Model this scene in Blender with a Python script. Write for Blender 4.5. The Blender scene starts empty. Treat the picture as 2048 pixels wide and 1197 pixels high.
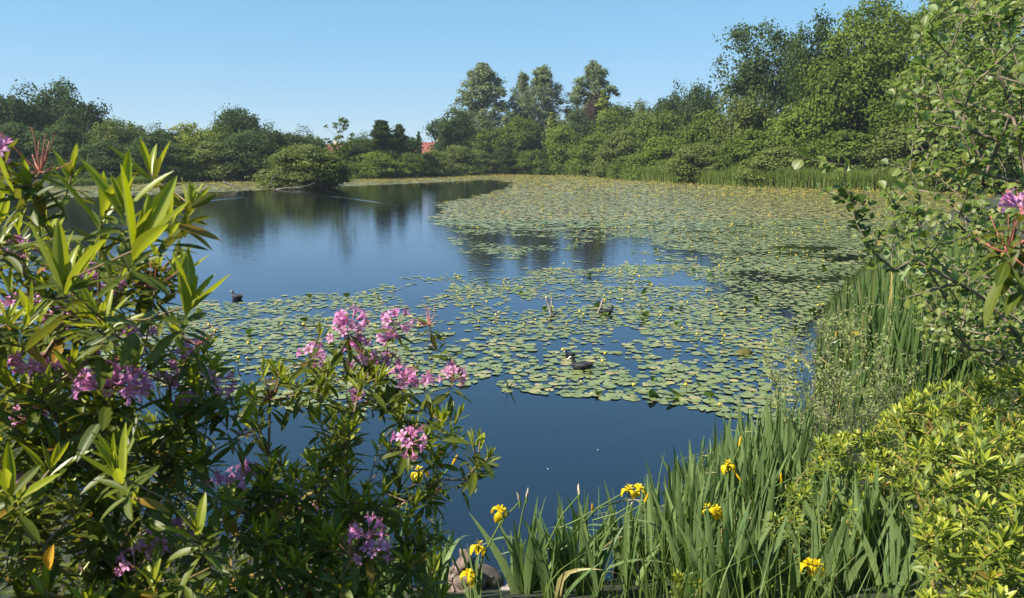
import bpy, math
import numpy as np
from mathutils import Vector, Quaternion, Matrix

R = math.radians
SC = bpy.context.scene
COL = SC.collection

# ------------------------------------------------------------------ camera, sky, sun, exposure
F = 1607.0                      # focal length in pixels of the 2048 px wide photograph
PITCH = math.atan((598.5 - 322.0) / F)
CAM = np.array([0.0, 0.0, 3.5])
cd = bpy.data.cameras.new("camera"); cam = bpy.data.objects.new("camera", cd); COL.objects.link(cam)
cam.location = CAM; cam.rotation_euler = (math.pi / 2 - PITCH, 0, 0)
cd.sensor_width = 36.0; cd.lens = 36.0 * F / 2048.0; cd.clip_start = 0.05; cd.clip_end = 6000
cd.dof.use_dof = True; cd.dof.focus_distance = 14.0; cd.dof.aperture_fstop = 10.0
SC.camera = cam

SUN_AZ, SUN_EL = R(-112), R(46)  # azimuth clockwise from the view direction: the sun stands to the left
w = bpy.data.worlds.new("World"); SC.world = w; w.use_nodes = True
nt = w.node_tree; bg = nt.nodes["Background"]; bg.inputs["Strength"].default_value = 0.0915
sky = nt.nodes.new("ShaderNodeTexSky"); sky.sky_type = 'NISHITA'; sky.sun_disc = False
sky.sun_elevation = SUN_EL; sky.sun_rotation = SUN_AZ
sky.air_density = 1.0; sky.dust_density = 0.0; sky.ozone_density = 3.5; sky.altitude = 50
sp = nt.nodes.new("ShaderNodeSeparateColor"); cb = nt.nodes.new("ShaderNodeCombineColor"); nt.links.new(sky.outputs[0], sp.inputs[0])
for k, (gain, power) in enumerate(((0.74, 0.70), (1.57, 0.436), (1.60, 0.56))):   # clear, even, pale blue summer sky
    pw = nt.nodes.new("ShaderNodeMath"); pw.operation = 'POWER'; pw.inputs[1].default_value = power; nt.links.new(sp.outputs[k], pw.inputs[0])
    ml = nt.nodes.new("ShaderNodeMath"); ml.operation = 'MULTIPLY'; ml.inputs[1].default_value = gain; nt.links.new(pw.outputs[0], ml.inputs[0]); nt.links.new(ml.outputs[0], cb.inputs[k])
nt.links.new(cb.outputs[0], bg.inputs[0])
sd = bpy.data.lights.new("sun", 'SUN'); sd.energy = 5.0; sd.angle = R(0.5); sd.color = (1.0, 0.94, 0.82)
sun = bpy.data.objects.new("sun", sd); COL.objects.link(sun)
S = Vector((math.cos(SUN_EL) * math.sin(SUN_AZ), math.cos(SUN_EL) * math.cos(SUN_AZ), math.sin(SUN_EL)))
sun.rotation_euler = S.to_track_quat('Z', 'Y').to_euler(); sun.location = (-20, 0, 40)
SC.view_settings.view_transform = 'Standard'; SC.view_settings.look = 'None'
SC.view_settings.gamma = 1.0; SC.view_settings.exposure = 1.15
SC.cycles.max_bounces = 8; SC.cycles.transparent_max_bounces = 8; SC.cycles.caustics_reflective = False
SC.cycles.caustics_refractive = False

# ------------------------------------------------------------------ helpers
cP, sP = math.cos(PITCH), math.sin(PITCH)

def pdir(px, py):
    cx = (px - 1024.0) / F; cy = (598.5 - py) / F
    return np.array([cx, cP + cy * sP, -sP + cy * cP])

def P(px, py, depth):
    """the point seen at that pixel of the photograph, at that distance in front of the camera"""
    d = pdir(px, py); return CAM + d * (depth / d[1])

def G(px, py, z=0.0):
    d = pdir(px, py); return CAM + d * ((z - CAM[2]) / d[2])

def proj(x, y, z):
    dx, dy, dz = x - CAM[0], y - CAM[1], z - CAM[2]
    f = dy * cP - dz * sP; u = dy * sP + dz * cP
    return 1024.0 + F * dx / f, 598.5 - F * u / f

def vnoise(x, y, seed=0):
    xi = np.floor(x).astype(np.int64); yi = np.floor(y).astype(np.int64)
    fx = x - xi; fy = y - yi; fx = fx * fx * (3 - 2 * fx); fy = fy * fy * (3 - 2 * fy)
    def h(a, b):
        n = (a * 374761393 + b * 668265263 + seed * 974711) & 0x7fffffff
        n = ((n ^ (n >> 13)) * 1274126177) & 0x7fffffff
        return ((n ^ (n >> 16)) & 0xffff) / 65535.0
    return (h(xi, yi) * (1 - fx) + h(xi + 1, yi) * fx) * (1 - fy) + (h(xi, yi + 1) * (1 - fx) + h(xi + 1, yi + 1) * fx) * fy

def inpoly(x, y, poly):
    x = np.asarray(x, float); y = np.asarray(y, float); r = np.zeros(x.shape, bool)
    n = len(poly); j = n - 1
    for i in range(n):
        xi, yi = poly[i]; xj, yj = poly[j]
        if yi != yj:
            r ^= ((yi > y) != (yj > y)) & (x < (xj - xi) * (y - yi) / (yj - yi) + xi)
        j = i
    return r

def polydist(x, y, poly):
    d = np.full(np.shape(x), 1e9); n = len(poly)
    for i in range(n):
        ax, ay = poly[i]; bx, by = poly[(i + 1) % n]
        ex, ey = bx - ax, by - ay
        t = np.clip(((x - ax) * ex + (y - ay) * ey) / (ex * ex + ey * ey + 1e-12), 0, 1)
        d = np.minimum(d, np.hypot(x - ax - t * ex, y - ay - t * ey))
    return d

class MB:
    """collects vertices and faces and builds ONE mesh object"""
    def __init__(self): self.v = []; self.fl = []; self.fc = []; self.a = {}; self.n = 0; self.mi = []
    def add(self, v, faces, mat=0, **attrs):
        v = np.asarray(v, float).reshape(-1, 3); nv = len(v)
        if isinstance(faces, np.ndarray): faces = [faces]
        for f in faces:
            f = np.asarray(f, np.int64)
            if f.ndim == 1: f = f[None]
            self.fl.append((f + self.n).ravel()); self.fc.append(np.full(len(f), f.shape[1], np.int64)); self.mi.append(np.full(len(f), mat, np.int64))
        for k in ("rnd", "lu", "lv"):
            val = attrs.get(k, 0.5 if k == "rnd" else 0.0)
            self.a.setdefault(k, []).append(np.broadcast_to(np.asarray(val, float), (nv,)).copy())
        self.v.append(v); self.n += nv
    def mesh(self, name, mats, smooth=True):
        me = bpy.data.meshes.new(name)
        v = np.concatenate(self.v).astype(np.float32); fl = np.concatenate(self.fl).astype(np.int32); fc = np.concatenate(self.fc).astype(np.int32)
        me.vertices.add(len(v)); me.vertices.foreach_set("co", v.ravel())
        me.loops.add(len(fl)); me.loops.foreach_set("vertex_index", fl)
        me.polygons.add(len(fc)); st = np.zeros(len(fc), np.int32); st[1:] = np.cumsum(fc)[:-1]
        me.polygons.foreach_set("loop_start", st)
        if smooth: me.polygons.foreach_set("use_smooth", np.ones(len(fc), bool))
        mats = mats if isinstance(mats, (list, tuple)) else [mats]
        for m in mats: me.materials.append(m)
        if len(mats) > 1: me.polygons.foreach_set("material_index", np.concatenate(self.mi).astype(np.int32))
        me.update(calc_edges=True); me.validate(verbose=False)
        for k, arr in self.a.items():
            at = me.attributes.new(k, 'FLOAT', 'POINT'); at.data.foreach_set("value", np.concatenate(arr).astype(np.float32))
        return me
    def obj(self, name, mats, parent=None, smooth=True):
        return link(name, self.mesh(name, mats, smooth), parent)

def link(name, me, parent=None, loc=None):
    o = bpy.data.objects.new(name, me); COL.objects.link(o)
    if parent is not None: o.parent = parent
    if loc is not None: o.location = loc
    return o

def tag(o, label=None, cat=None, group=None, kind=None):
    if label: o["label"] = label
    if cat: o["category"] = cat
    if group: o["group"] = group
    if kind: o["kind"] = kind
    return o

def thing(name, label, cat, loc=(0, 0, 0), group=None):
    o = bpy.data.objects.new(name, None); COL.objects.link(o); o.location = loc; o.empty_display_size = 0.1
    return tag(o, label, cat, group)

def norm(v): return v / np.maximum(np.linalg.norm(v, axis=-1, keepdims=True), 1e-9)

def frames(d, up):
    """rotation matrices whose X column is d and Z column as near up as can be"""
    d = norm(np.asarray(d, float)); up = np.asarray(up, float)
    z = up - (up * d).sum(-1, keepdims=True) * d
    bad = np.linalg.norm(z, axis=-1) < 1e-4
    if np.any(bad): z[bad] = np.cross(d[bad], np.array([0.3, 0.8, 0.5]))
    z = norm(z); y = np.cross(z, d)
    return np.stack([d, y, z], -1)

def scatter(mb, proto, rot, pos, scale, rnd, mat=0):
    """proto = (verts, faces, lu, lv); copies it into mb, one per row"""
    v, f, lu, lv = proto; N = len(pos)
    if N == 0: return
    scale = np.asarray(scale, float)
    if scale.ndim == 1: scale = np.repeat(scale[:, None], 3, 1)
    vv = np.einsum('nij,nkj->nki', rot, v[None] * scale[:, None, :]) + pos[:, None, :]
    nv = len(v); off = (np.arange(N) * nv)[:, None, None]
    fs = [(ff[None] + off).reshape(-1, ff.shape[1]) for ff in f]
    mb.add(vv.reshape(-1, 3), fs, mat, rnd=np.repeat(rnd, nv), lu=np.tile(lu, N), lv=np.tile(lv, N))

def leaf_proto(wr=0.25, nl=6, na=2, curl=0.25, fold=0.15, a=0.9, b=0.8, petiole=0.06):
    """a leaf of length 1 along +X, upper side +Z"""
    t = np.linspace(0, 1, nl + 1); vs, lu, lv = [], [], []
    for ti in t:
        wd = wr * 0.5 * (np.sin(np.pi * min(1, max(0, (ti - petiole) / (1 - petiole))) ** a) ** b if petiole < ti < 1 else 0.0) + 0.006
        for s in np.linspace(-1, 1, na + 1):
            vs.append((ti - 0.12 * curl * ti * ti, s * wd, -curl * 0.5 * ti ** 2 + fold * abs(s) * wd * 2))
            lu.append(ti); lv.append(s)
    m = na + 1
    f = np.array([[i * m + j, i * m + j + 1, (i + 1) * m + j + 1, (i + 1) * m + j][::-1] for i in range(nl) for j in range(na)])[:, ::-1]
    f = f[:, ::-1]
    return np.array(vs), [f], np.array(lu), np.array(lv)

def tube(mb, path, rad, sides=5, mat=0, rnd=0.5, cap=False):
    path = np.asarray(path, float); n = len(path); rad = np.broadcast_to(np.asarray(rad, float), (n,))
    t = np.gradient(path, axis=0); t = norm(t)
    ref = np.array([0.31, 0.17, 0.93]) if abs(t[0][2]) < 0.9 else np.array([1.0, 0.1, 0.0])
    u = norm(np.cross(t, ref)); v = np.cross(t, u)
    ang = np.linspace(0, 2 * np.pi, sides, endpoint=False)
    vs = path[:, None] + rad[:, None, None] * (np.cos(ang)[None, :, None] * u[:, None] + np.sin(ang)[None, :, None] * v[:, None])
    i = np.arange(n - 1)[:, None] * sides; j = np.arange(sides)[None]; k = (j + 1) % sides
    f = np.stack([i + j, i + k, i + sides + k, i + sides + j], -1).reshape(-1, 4)
    fs = [f]
    if cap: fs += [np.arange(sides)[::-1], (n - 1) * sides + np.arange(sides)]
    mb.add(vs.reshape(-1, 3), fs, mat, rnd=rnd, lu=np.repeat(np.linspace(0, 1, n), sides))

def grow(root, tips, rng, wander=0.05, step=0.12, dirs0=(0, 0, 1), roots=None):
    """join every tip to a branching skeleton; returns nodes, parents and the node of each tip"""
    nodes = [np.asarray(r, float) for r in (roots or [root])]; par = [-1] * len(nodes); ln = [0.0] * len(nodes); dr = [np.array(dirs0, float)] * len(nodes)
    order = np.argsort(np.linalg.norm(tips - np.asarray(root), axis=1)); tipn = [0] * len(tips)
    for q in order:
        p = tips[q]; N = np.array(nodes); d = np.linalg.norm(N - p, axis=1); dirv = norm(p - N)
        cost = d + 0.3 * np.array(ln) + d * 0.35 * (1 - (dirv * np.array(dr)).sum(1))
        cost[np.linalg.norm(N - root, axis=1) > np.linalg.norm(p - root) + 0.02] += 5
        i = int(np.argmin(cost)); a = nodes[i]; L = d[i]; m = max(1, int(L / step)); c = a + dr[i] * L * 0.42
        prev = i; last = a
        for s in range(1, m + 1):
            t = s / m; x = (1 - t) ** 2 * a + 2 * t * (1 - t) * c + t * t * p
            if s < m: x = x + rng.normal(0, wander * step, 3)
            nodes.append(x); par.append(prev); dd = norm(x - last); dr.append(dd); ln.append(ln[prev] + np.linalg.norm(x - last))
            prev = len(nodes) - 1; last = x
        tipn[q] = prev
    return np.array(nodes), np.array(par), np.array(tipn), np.array(dr)

def skeleton_tubes(mb, nodes, par, r_tip, r_pow=0.45, sides=5, rmax=1.0):
    n = len(nodes); cnt = np.zeros(n); kids = [[] for _ in range(n)]
    for i in range(n):
        if par[i] >= 0: kids[par[i]].append(i)
    for i in range(n - 1, -1, -1):
        if not kids[i]: cnt[i] += 1
        if par[i] >= 0: cnt[par[i]] += cnt[i]
    rad = np.minimum(r_tip * cnt ** r_pow, rmax); done = np.zeros(n, bool)
    for i in range(n):
        if kids[i] or par[i] < 0: continue
        ch = [i]; done[i] = True; j = par[i]
        while j >= 0:
            ch.append(j)
            if done[j]: break
            done[j] = True; j = par[j]
        ch = ch[::-1]
        r = rad[ch].copy()
        if len(ch) > 1: r[0] = min(r[0], r[1] * 1.15)
        if len(ch) >= 2: tube(mb, nodes[ch], r, sides, rnd=float((i * 0.618) % 1))
    return rad

# ------------------------------------------------------------------ materials
def newmat(name):
    m = bpy.data.materials.new(name); m.use_nodes = True; t = m.node_tree
    b = t.nodes["Principled BSDF"]; return m, t, b, t.nodes["Material Output"]

def N(t, kind, **kw):
    n = t.nodes.new(kind)
    for k, v in kw.items(): setattr(n, k, v)
    return n

def mixc(t, fac, a, b, blend='MIX'):
    n = N(t, "ShaderNodeMix", data_type='RGBA', blend_type=blend)
    for sock, val in ((n.inputs[0], fac), (n.inputs[6], a), (n.inputs[7], b)):
        if hasattr(val, "links"): t.links.new(val, sock)
        else: sock.default_value = val if not isinstance(val, tuple) else (*val, 1)[:4]
    return n.outputs[2]

def mth(t, op, a, b=0.0, clamp=False):
    n = N(t, "ShaderNodeMath", operation=op, use_clamp=clamp)
    for s, v in ((n.inputs[0], a), (n.inputs[1], b)):
        if hasattr(v, "links"): t.links.new(v, s)
        else: s.default_value = v
    return n.outputs[0]

def attr(t, name): return N(t, "ShaderNodeAttribute", attribute_name=name).outputs["Fac"]

def noise(t, scale, detail=3, rough=0.55, coord="Object", vec=None):
    n = N(t, "ShaderNodeTexNoise"); n.inputs["Scale"].default_value = scale; n.inputs["Detail"].default_value = detail; n.inputs["Roughness"].default_value = rough
    if vec is None: vec = N(t, "ShaderNodeTexCoord").outputs[coord]
    t.links.new(vec, n.inputs["Vector"]); return n.outputs["Fac"]

def leafmat(name, ca, cb, trans=0.35, tcol=None, rough=0.38, spec=0.5, midrib=None, under=None, blotch=None, veins=0.0, aged=None, share=0.04):
    m, t, b, out = newmat(name)
    c = mixc(t, attr(t, "rnd"), ca, cb)
    c = mixc(t, mth(t, 'MULTIPLY', noise(t, 60, 2), 0.5), c, tuple(x * 0.72 for x in ca))
    lv = mth(t, 'ABSOLUTE', attr(t, "lv"))
    if blotch:
        f = mth(t, 'GREATER_THAN', noise(t, 45, 3), 0.66); c = mixc(t, mth(t, 'MULTIPLY', f, 0.6), c, blotch)
    if aged: c = mixc(t, mth(t, 'MULTIPLY', mth(t, 'GREATER_THAN', attr(t, "rnd"), 1.0 - share), 0.85), c, aged)
    if midrib: c = mixc(t, mth(t, 'MULTIPLY', mth(t, 'LESS_THAN', lv, 0.12), 0.75), c, midrib)
    if under:
        g = N(t, "ShaderNodeNewGeometry"); c = mixc(t, g.outputs["Backfacing"], c, under)
    t.links.new(c, b.inputs["Base Color"]); b.inputs["Roughness"].default_value = rough; b.inputs["Specular IOR Level"].default_value = spec
    if veins:
        wv = mth(t, 'SINE', mth(t, 'ADD', mth(t, 'MULTIPLY', attr(t, "lu"), 60.0), mth(t, 'MULTIPLY', lv, -14.0)))
        bp = N(t, "ShaderNodeBump"); bp.inputs["Strength"].default_value = veins; bp.inputs["Distance"].default_value = 0.002
        t.links.new(wv, bp.inputs["Height"]); t.links.new(bp.outputs[0], b.inputs["Normal"])
    tr = N(t, "ShaderNodeBsdfTranslucent"); tc = mixc(t, 1.0, c, tcol or (1.15, 1.25, 0.6), 'MULTIPLY'); t.links.new(tc, tr.inputs[0])
    mx = N(t, "ShaderNodeMixShader"); mx.inputs[0].default_value = trans
    t.links.new(b.outputs[0], mx.inputs[1]); t.links.new(tr.outputs[0], mx.inputs[2]); t.links.new(mx.outputs[0], out.inputs[0])
    return m

def plainmat(name, ca, cb, scale=8, rough=0.8, spec=0.3, bump=0.0, detail=5):
    m, t, b, out = newmat(name); f = noise(t, scale, detail)
    c = mixc(t, mth(t, 'MULTIPLY_ADD', f, 2.2), ca, cb)
    n = t.nodes[-1]
    fac = mth(t, 'SUBTRACT', mth(t, 'MULTIPLY', f, 2.4), 0.7, True); c = mixc(t, fac, ca, cb)
    t.links.new(c, b.inputs["Base Color"]); b.inputs["Roughness"].default_value = rough; b.inputs["Specular IOR Level"].default_value = spec
    if bump:
        bp = N(t, "ShaderNodeBump"); bp.inputs["Strength"].default_value = bump; bp.inputs["Distance"].default_value = 0.02
        t.links.new(f, bp.inputs["Height"]); t.links.new(bp.outputs[0], b.inputs["Normal"])
    return m

def crownmat():
    m, t, b, out = newmat("tree_foliage")
    oi = N(t, "ShaderNodeObjectInfo"); r = attr(t, "rnd")
    c = mixc(t, 1.0, oi.outputs["Color"], mixc(t, r, (0.62, 0.68, 0.62), (1.35, 1.3, 1.15)), 'MULTIPLY')
    g = N(t, "ShaderNodeNewGeometry")
    c = mixc(t, mth(t, 'MULTIPLY', g.outputs["Backfacing"], oi.outputs["Alpha"]), c, (0.2, 0.225, 0.165))
    t.links.new(c, b.inputs["Base Color"]); b.inputs["Roughness"].default_value = 0.7; b.inputs["Specular IOR Level"].default_value = 0.12
    tr = N(t, "ShaderNodeBsdfTranslucent"); t.links.new(mixc(t, 1.0, c, (1.2, 1.3, 0.6), 'MULTIPLY'), tr.inputs[0])
    mx = N(t, "ShaderNodeMixShader"); mx.inputs[0].default_value = 0.36
    t.links.new(b.outputs[0], mx.inputs[1]); t.links.new(tr.outputs[0], mx.inputs[2]); t.links.new(mx.outputs[0], out.inputs[0])
    return m

M_CROWN = crownmat()
M_BARK = plainmat("bark", (0.05, 0.042, 0.032), (0.13, 0.11, 0.085), 6, 0.9, 0.2, 0.5)
M_DEAD = plainmat("dead_wood", (0.16, 0.13, 0.10), (0.38, 0.33, 0.28), 9, 0.85, 0.25, 0.6)
M_WETWOOD = plainmat("wet_dead_wood", (0.06, 0.05, 0.042), (0.20, 0.17, 0.145), 3, 0.8, 0.3, 0.6)
M_RYOUNG = leafmat("rhododendron_young_leaf", (0.20, 0.25, 0.010), (0.34, 0.37, 0.018), 0.48, (1.2, 1.15, 0.4), 0.36, 0.45, (0.46, 0.46, 0.08), (0.26, 0.29, 0.04))
M_ROLD = leafmat("rhododendron_leaf", (0.048, 0.074, 0.008), (0.15, 0.175, 0.017), 0.38, (1.5, 1.4, 0.4), 0.46, 0.36, (0.15, 0.17, 0.035), (0.115, 0.125, 0.035), (0.10, 0.06, 0.02), aged=(0.30, 0.16, 0.02), share=0.03)
M_RSTEM = plainmat("rhododendron_stem", (0.10, 0.065, 0.03), (0.20, 0.14, 0.06), 25, 0.6, 0.4, 0.3)
M_PETAL = leafmat("rhododendron_petal", (0.60, 0.20, 0.44), (0.84, 0.48, 0.68), 0.35, (1.1, 0.9, 1.2), 0.5, 0.3, (0.52, 0.15, 0.36), None, None, 0.15)
M_STAMEN = plainmat("stamen", (0.45, 0.13, 0.16), (0.55, 0.25, 0.25), 30, 0.6, 0.3)
M_SPENT = plainmat("spent_stalk", (0.30, 0.07, 0.06), (0.48, 0.19, 0.13), 40, 0.6, 0.3)
M_YELLEAF = leafmat("yellow_leaf", (0.62, 0.30, 0.015), (0.70, 0.36, 0.02), 0.3, (1.1, 1.0, 0.4), 0.45, 0.4, (0.6, 0.4, 0.1), None, (0.25, 0.09, 0.01))
M_AZ = leafmat("azalea_leaf", (0.29, 0.33, 0.022), (0.48, 0.49, 0.055), 0.38, (1.15, 1.2, 0.5), 0.42, 0.45, (0.36, 0.42, 0.09), (0.25, 0.31, 0.10), aged=(0.42, 0.24, 0.06), share=0.03)
M_AZOLD = leafmat("azalea_old_leaf", (0.10, 0.14, 0.018), (0.20, 0.24, 0.035), 0.3, None, 0.45, 0.4, (0.14, 0.19, 0.05), (0.14, 0.18, 0.07))
M_AZSTEM = plainmat("azalea_stem", (0.22, 0.16, 0.05), (0.34, 0.25, 0.07), 30, 0.6, 0.3)
M_ALDER = leafmat("alder_leaf", (0.060, 0.095, 0.013), (0.225, 0.25, 0.048), 0.36, (1.15, 1.3, 0.55), 0.45, 0.45, (0.22, 0.29, 0.09), (0.24, 0.31, 0.13), None, 0.12, (0.22, 0.15, 0.04), 0.04)
M_TWIG = plainmat("twig_bark", (0.09, 0.07, 0.05), (0.22, 0.17, 0.12), 20, 0.8, 0.3, 0.3)
M_WILLOW = leafmat("willow_leaf", (0.16, 0.19, 0.05), (0.30, 0.32, 0.12), 0.3, None, 0.5, 0.35, None, (0.30, 0.33, 0.22))
M_IRIS = leafmat("iris_leaf", (0.105, 0.168, 0.056), (0.205, 0.27, 0.10), 0.3, (1.1, 1.2, 0.5), 0.42, 0.45, aged=(0.38, 0.30, 0.13), share=0.04)
M_IRISDARK = leafmat("iris_leaf_dark", (0.062, 0.115, 0.030), (0.135, 0.20, 0.055), 0.3, (1.1, 1.2, 0.5), 0.42, 0.4, aged=(0.34, 0.28, 0.10), share=0.03)
M_IRISSTEM = leafmat("iris_stem", (0.09, 0.15, 0.03), (0.16, 0.22, 0.05), 0.1, None, 0.5, 0.3)
M_IRISFL = leafmat("iris_petal", (0.75, 0.52, 0.008), (0.82, 0.62, 0.015), 0.35, (1.1, 1.0, 0.3), 0.5, 0.25, (0.6, 0.36, 0.01))
M_IRISDEAD = plainmat("withered_flower", (0.30, 0.20, 0.12), (0.55, 0.48, 0.40), 60, 0.8, 0.2)
M_REED = leafmat("reed_leaf", (0.10, 0.155, 0.025), (0.21, 0.26, 0.045), 0.35, None, 0.5, 0.3, aged=(0.34, 0.29, 0.12), share=0.06)
M_GRASS = leafmat("grass_blade", (0.07, 0.12, 0.02), (0.17, 0.22, 0.05), 0.3, None, 0.55, 0.3)

def padmat(name, stuff):
    m, t, b, out = newmat(name)
    r = attr(t, "rnd") if stuff else N(t, "ShaderNodeObjectInfo").outputs["Random"]
    cr = N(t, "ShaderNodeValToRGB"); cr.color_ramp.interpolation = 'CONSTANT' if False else 'LINEAR'
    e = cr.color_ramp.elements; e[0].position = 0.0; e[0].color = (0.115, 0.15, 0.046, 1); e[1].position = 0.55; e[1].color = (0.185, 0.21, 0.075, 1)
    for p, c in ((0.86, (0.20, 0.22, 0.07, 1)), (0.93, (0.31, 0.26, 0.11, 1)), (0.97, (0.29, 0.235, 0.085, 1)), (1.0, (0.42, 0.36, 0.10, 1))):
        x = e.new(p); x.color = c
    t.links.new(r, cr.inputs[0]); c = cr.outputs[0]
    c = mixc(t, mth(t, 'MULTIPLY', mth(t, 'GREATER_THAN', noise(t, 14 if not stuff else 9, 4), 0.62), 0.35), c, (0.17, 0.13, 0.05))
    t.links.new(c, b.inputs["Base Color"]); b.inputs["Roughness"].default_value = 0.28; b.inputs["Specular IOR Level"].default_value = 1.0
    lu = attr(t, "lv"); wv = mth(t, 'SINE', mth(t, 'MULTIPLY', lu, 22.0))
    bp = N(t, "ShaderNodeBump"); bp.inputs["Strength"].default_value = 0.25; bp.inputs["Distance"].default_value = 0.004
    t.links.new(wv, bp.inputs["Height"]); t.links.new(bp.outputs[0], b.inputs["Normal"])
    return m
M_PAD = padmat("lily_pad", False); M_PADS = padmat("lily_pad_mass", True)
M_LILY = plainmat("lily_flower_yellow", (0.50, 0.35, 0.02), (0.66, 0.50, 0.05), 30, 0.45, 0.4)
M_LSTALK = plainmat("lily_stalk", (0.07, 0.10, 0.03), (0.12, 0.15, 0.04), 20, 0.6, 0.3)
M_LUP = leafmat("lily_upright_leaf", (0.04, 0.085, 0.012), (0.11, 0.16, 0.02), 0.3, None, 0.3, 0.5)

# ------------------------------------------------------------------ the pond's outline, ground and water
SHORE = [(-1.0, 6.15), (0.1, 6.2), (0.9, 6.3), (1.7, 6.9), (2.5, 7.9), (3.4, 9.6), (4.7, 12), (6.6, 17), (10.5, 24), (15, 32), (23, 45), (35, 62), (48, 80), (55, 92), (54, 98)]
SHORE += [tuple(G(px, py)[:2]) for px, py in ((1700, 379), (1500, 373.5), (1330, 364), (1240, 359), (1160, 351), (1080, 349), (1000, 348.5), (930, 351), (860, 353), (780, 356), (700, 359), (500, 362.5), (380, 364.5), (250, 369), (100, 372), (0, 374))]
SHORE += [(-76, 100), (-74, 78), (-52, 55), (-32, 36), (-19, 23), (-10, 13.5), (-4.5, 8)]

def bank_height(x, y):
    s = polydist(x, y, SHORE); ins = inpoly(x, y, SHORE)
    near = np.exp(-np.hypot(x, y - 2) / 22.0)
    hi = 0.45 + 1.45 * near
    z = np.where(ins, -np.minimum(s * 0.20, 1.3), hi * (1 - np.exp(-s * 0.36 / hi * 1.25)))
    return z + (~ins) * np.minimum(s, 1) * 0.12 * (vnoise(x * 0.9, y * 0.9, 3) - 0.5)

def gz(x, y): return float(bank_height(np.array([x], float), np.array([y], float))[0])

def build_ground():
    n = 260; a = np.linspace(-1, 1, n)
    xs = np.sinh(a * 6.6) / np.sinh(6.6) * 900; u = np.linspace(0, 1, n)
    b = np.linspace(-0.62, 1, n); ys = np.sinh(b * 6.4) / np.sinh(6.4) * 900 + 7
    X, Y = np.meshgrid(xs, ys); Z = bank_height(X.ravel(), Y.ravel())
    i = np.arange(n - 1)[:, None] * n + np.arange(n - 1)[None]
    f = np.stack([i, i + 1, i + n + 1, i + n], -1).reshape(-1, 4)
    mb = MB(); mb.add(np.stack([X.ravel(), Y.ravel(), Z], 1), f)
    m, t, bs, out = newmat("bank_soil")
    c = mixc(t, mth(t, 'SUBTRACT', mth(t, 'MULTIPLY', noise(t, 0.7, 6), 2.4), 0.7, True), (0.022, 0.016, 0.010), (0.032, 0.045, 0.014))
    g = N(t, "ShaderNodeNewGeometry"); sx = N(t, "ShaderNodeSeparateXYZ"); t.links.new(g.outputs["Position"], sx.inputs[0])
    under = mth(t, 'LESS_THAN', sx.outputs[2], 0.02)
    mud = mixc(t, noise(t, 3.0, 5), (0.022, 0.017, 0.013), (0.05, 0.04, 0.03)); c = mixc(t, under, c, mud)
    t.links.new(c, bs.inputs["Base Color"]); bs.inputs["Roughness"].default_value = 0.9
    bp = N(t, "ShaderNodeBump"); bp.inputs["Strength"].default_value = 0.8; bp.inputs["Distance"].default_value = 0.05
    t.links.new(noise(t, 9, 6), bp.inputs["Height"]); t.links.new(bp.outputs[0], bs.inputs["Normal"])
    tag(mb.obj("ground", m), kind="structure")
build_ground()

def build_water():
    m, t, b, out = newmat("pond_water")
    geo = N(t, "ShaderNodeNewGeometry"); pos = geo.outputs["Position"]
    mp = N(t, "ShaderNodeMapping"); mp.inputs["Scale"].default_value = (0.55, 1.0, 1.0); t.links.new(pos, mp.inputs["Vector"])
    n1 = noise(t, 3.2, 2, 0.5, vec=mp.outputs[0]); n2 = noise(t, 11.0, 2, 0.5, vec=mp.outputs[0]); patch = noise(t, 0.05, 2, 0.5, vec=pos)
    h = mth(t, 'ADD', mth(t, 'MULTIPLY', n1, 0.0050), mth(t, 'MULTIPLY', n2, 0.0018))
    sx = N(t, "ShaderNodeSeparateXYZ"); t.links.new(pos, sx.inputs[0])
    # calmer by the near bank, breeze on the open middle of the pond
    mr = N(t, "ShaderNodeMapRange"); mr.inputs["From Min"].default_value = 10; mr.inputs["From Max"].default_value = 26; mr.inputs["To Min"].default_value = 0.3; mr.inputs["To Max"].default_value = 1.0
    t.links.new(sx.outputs[1], mr.inputs["Value"])
    h = mth(t, 'MULTIPLY', h, mth(t, 'MULTIPLY', mr.outputs[0], mth(t, 'ADD', mth(t, 'MULTIPLY', patch, 1.0), 0.45)))
    bp = N(t, "ShaderNodeBump"); bp.inputs["Strength"].default_value = 1.0; bp.inputs["Distance"].default_value = 1.0
    t.links.new(h, bp.inputs["Height"])
    fr = N(t, "ShaderNodeFresnel"); fr.inputs["IOR"].default_value = 2.0; t.links.new(bp.outputs[0], fr.inputs["Normal"])
    gl = N(t, "ShaderNodeBsdfGlossy"); gl.inputs["Color"].default_value = (0.86, 0.89, 1.0, 1); gl.inputs["Roughness"].default_value = 0.02; t.links.new(bp.outputs[0], gl.inputs["Normal"])
    df = N(t, "ShaderNodeBsdfDiffuse"); df.inputs[0].default_value = (0.006, 0.006, 0.012, 1)
    tp = N(t, "ShaderNodeBsdfTransparent"); tp.inputs[0].default_value = (0.50, 0.42, 0.30, 1)
    body = N(t, "ShaderNodeMixShader"); body.inputs[0].default_value = 0.55; t.links.new(tp.outputs[0], body.inputs[1]); t.links.new(df.outputs[0], body.inputs[2])
    mx = N(t, "ShaderNodeMixShader"); t.links.new(fr.outputs[0], mx.inputs[0]); t.links.new(body.outputs[0], mx.inputs[1]); t.links.new(gl.outputs[0], mx.inputs[2])
    t.links.new(mx.outputs[0], out.inputs[0])
    mb = MB(); mb.add([(-130, 3, 0), (120, 3, 0), (120, 260, 0), (-130, 260, 0)], np.array([[0, 1, 2, 3]]))
    tag(mb.obj("water", m, smooth=False), kind="structure")
    return m
M_WATER = build_water()

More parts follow.
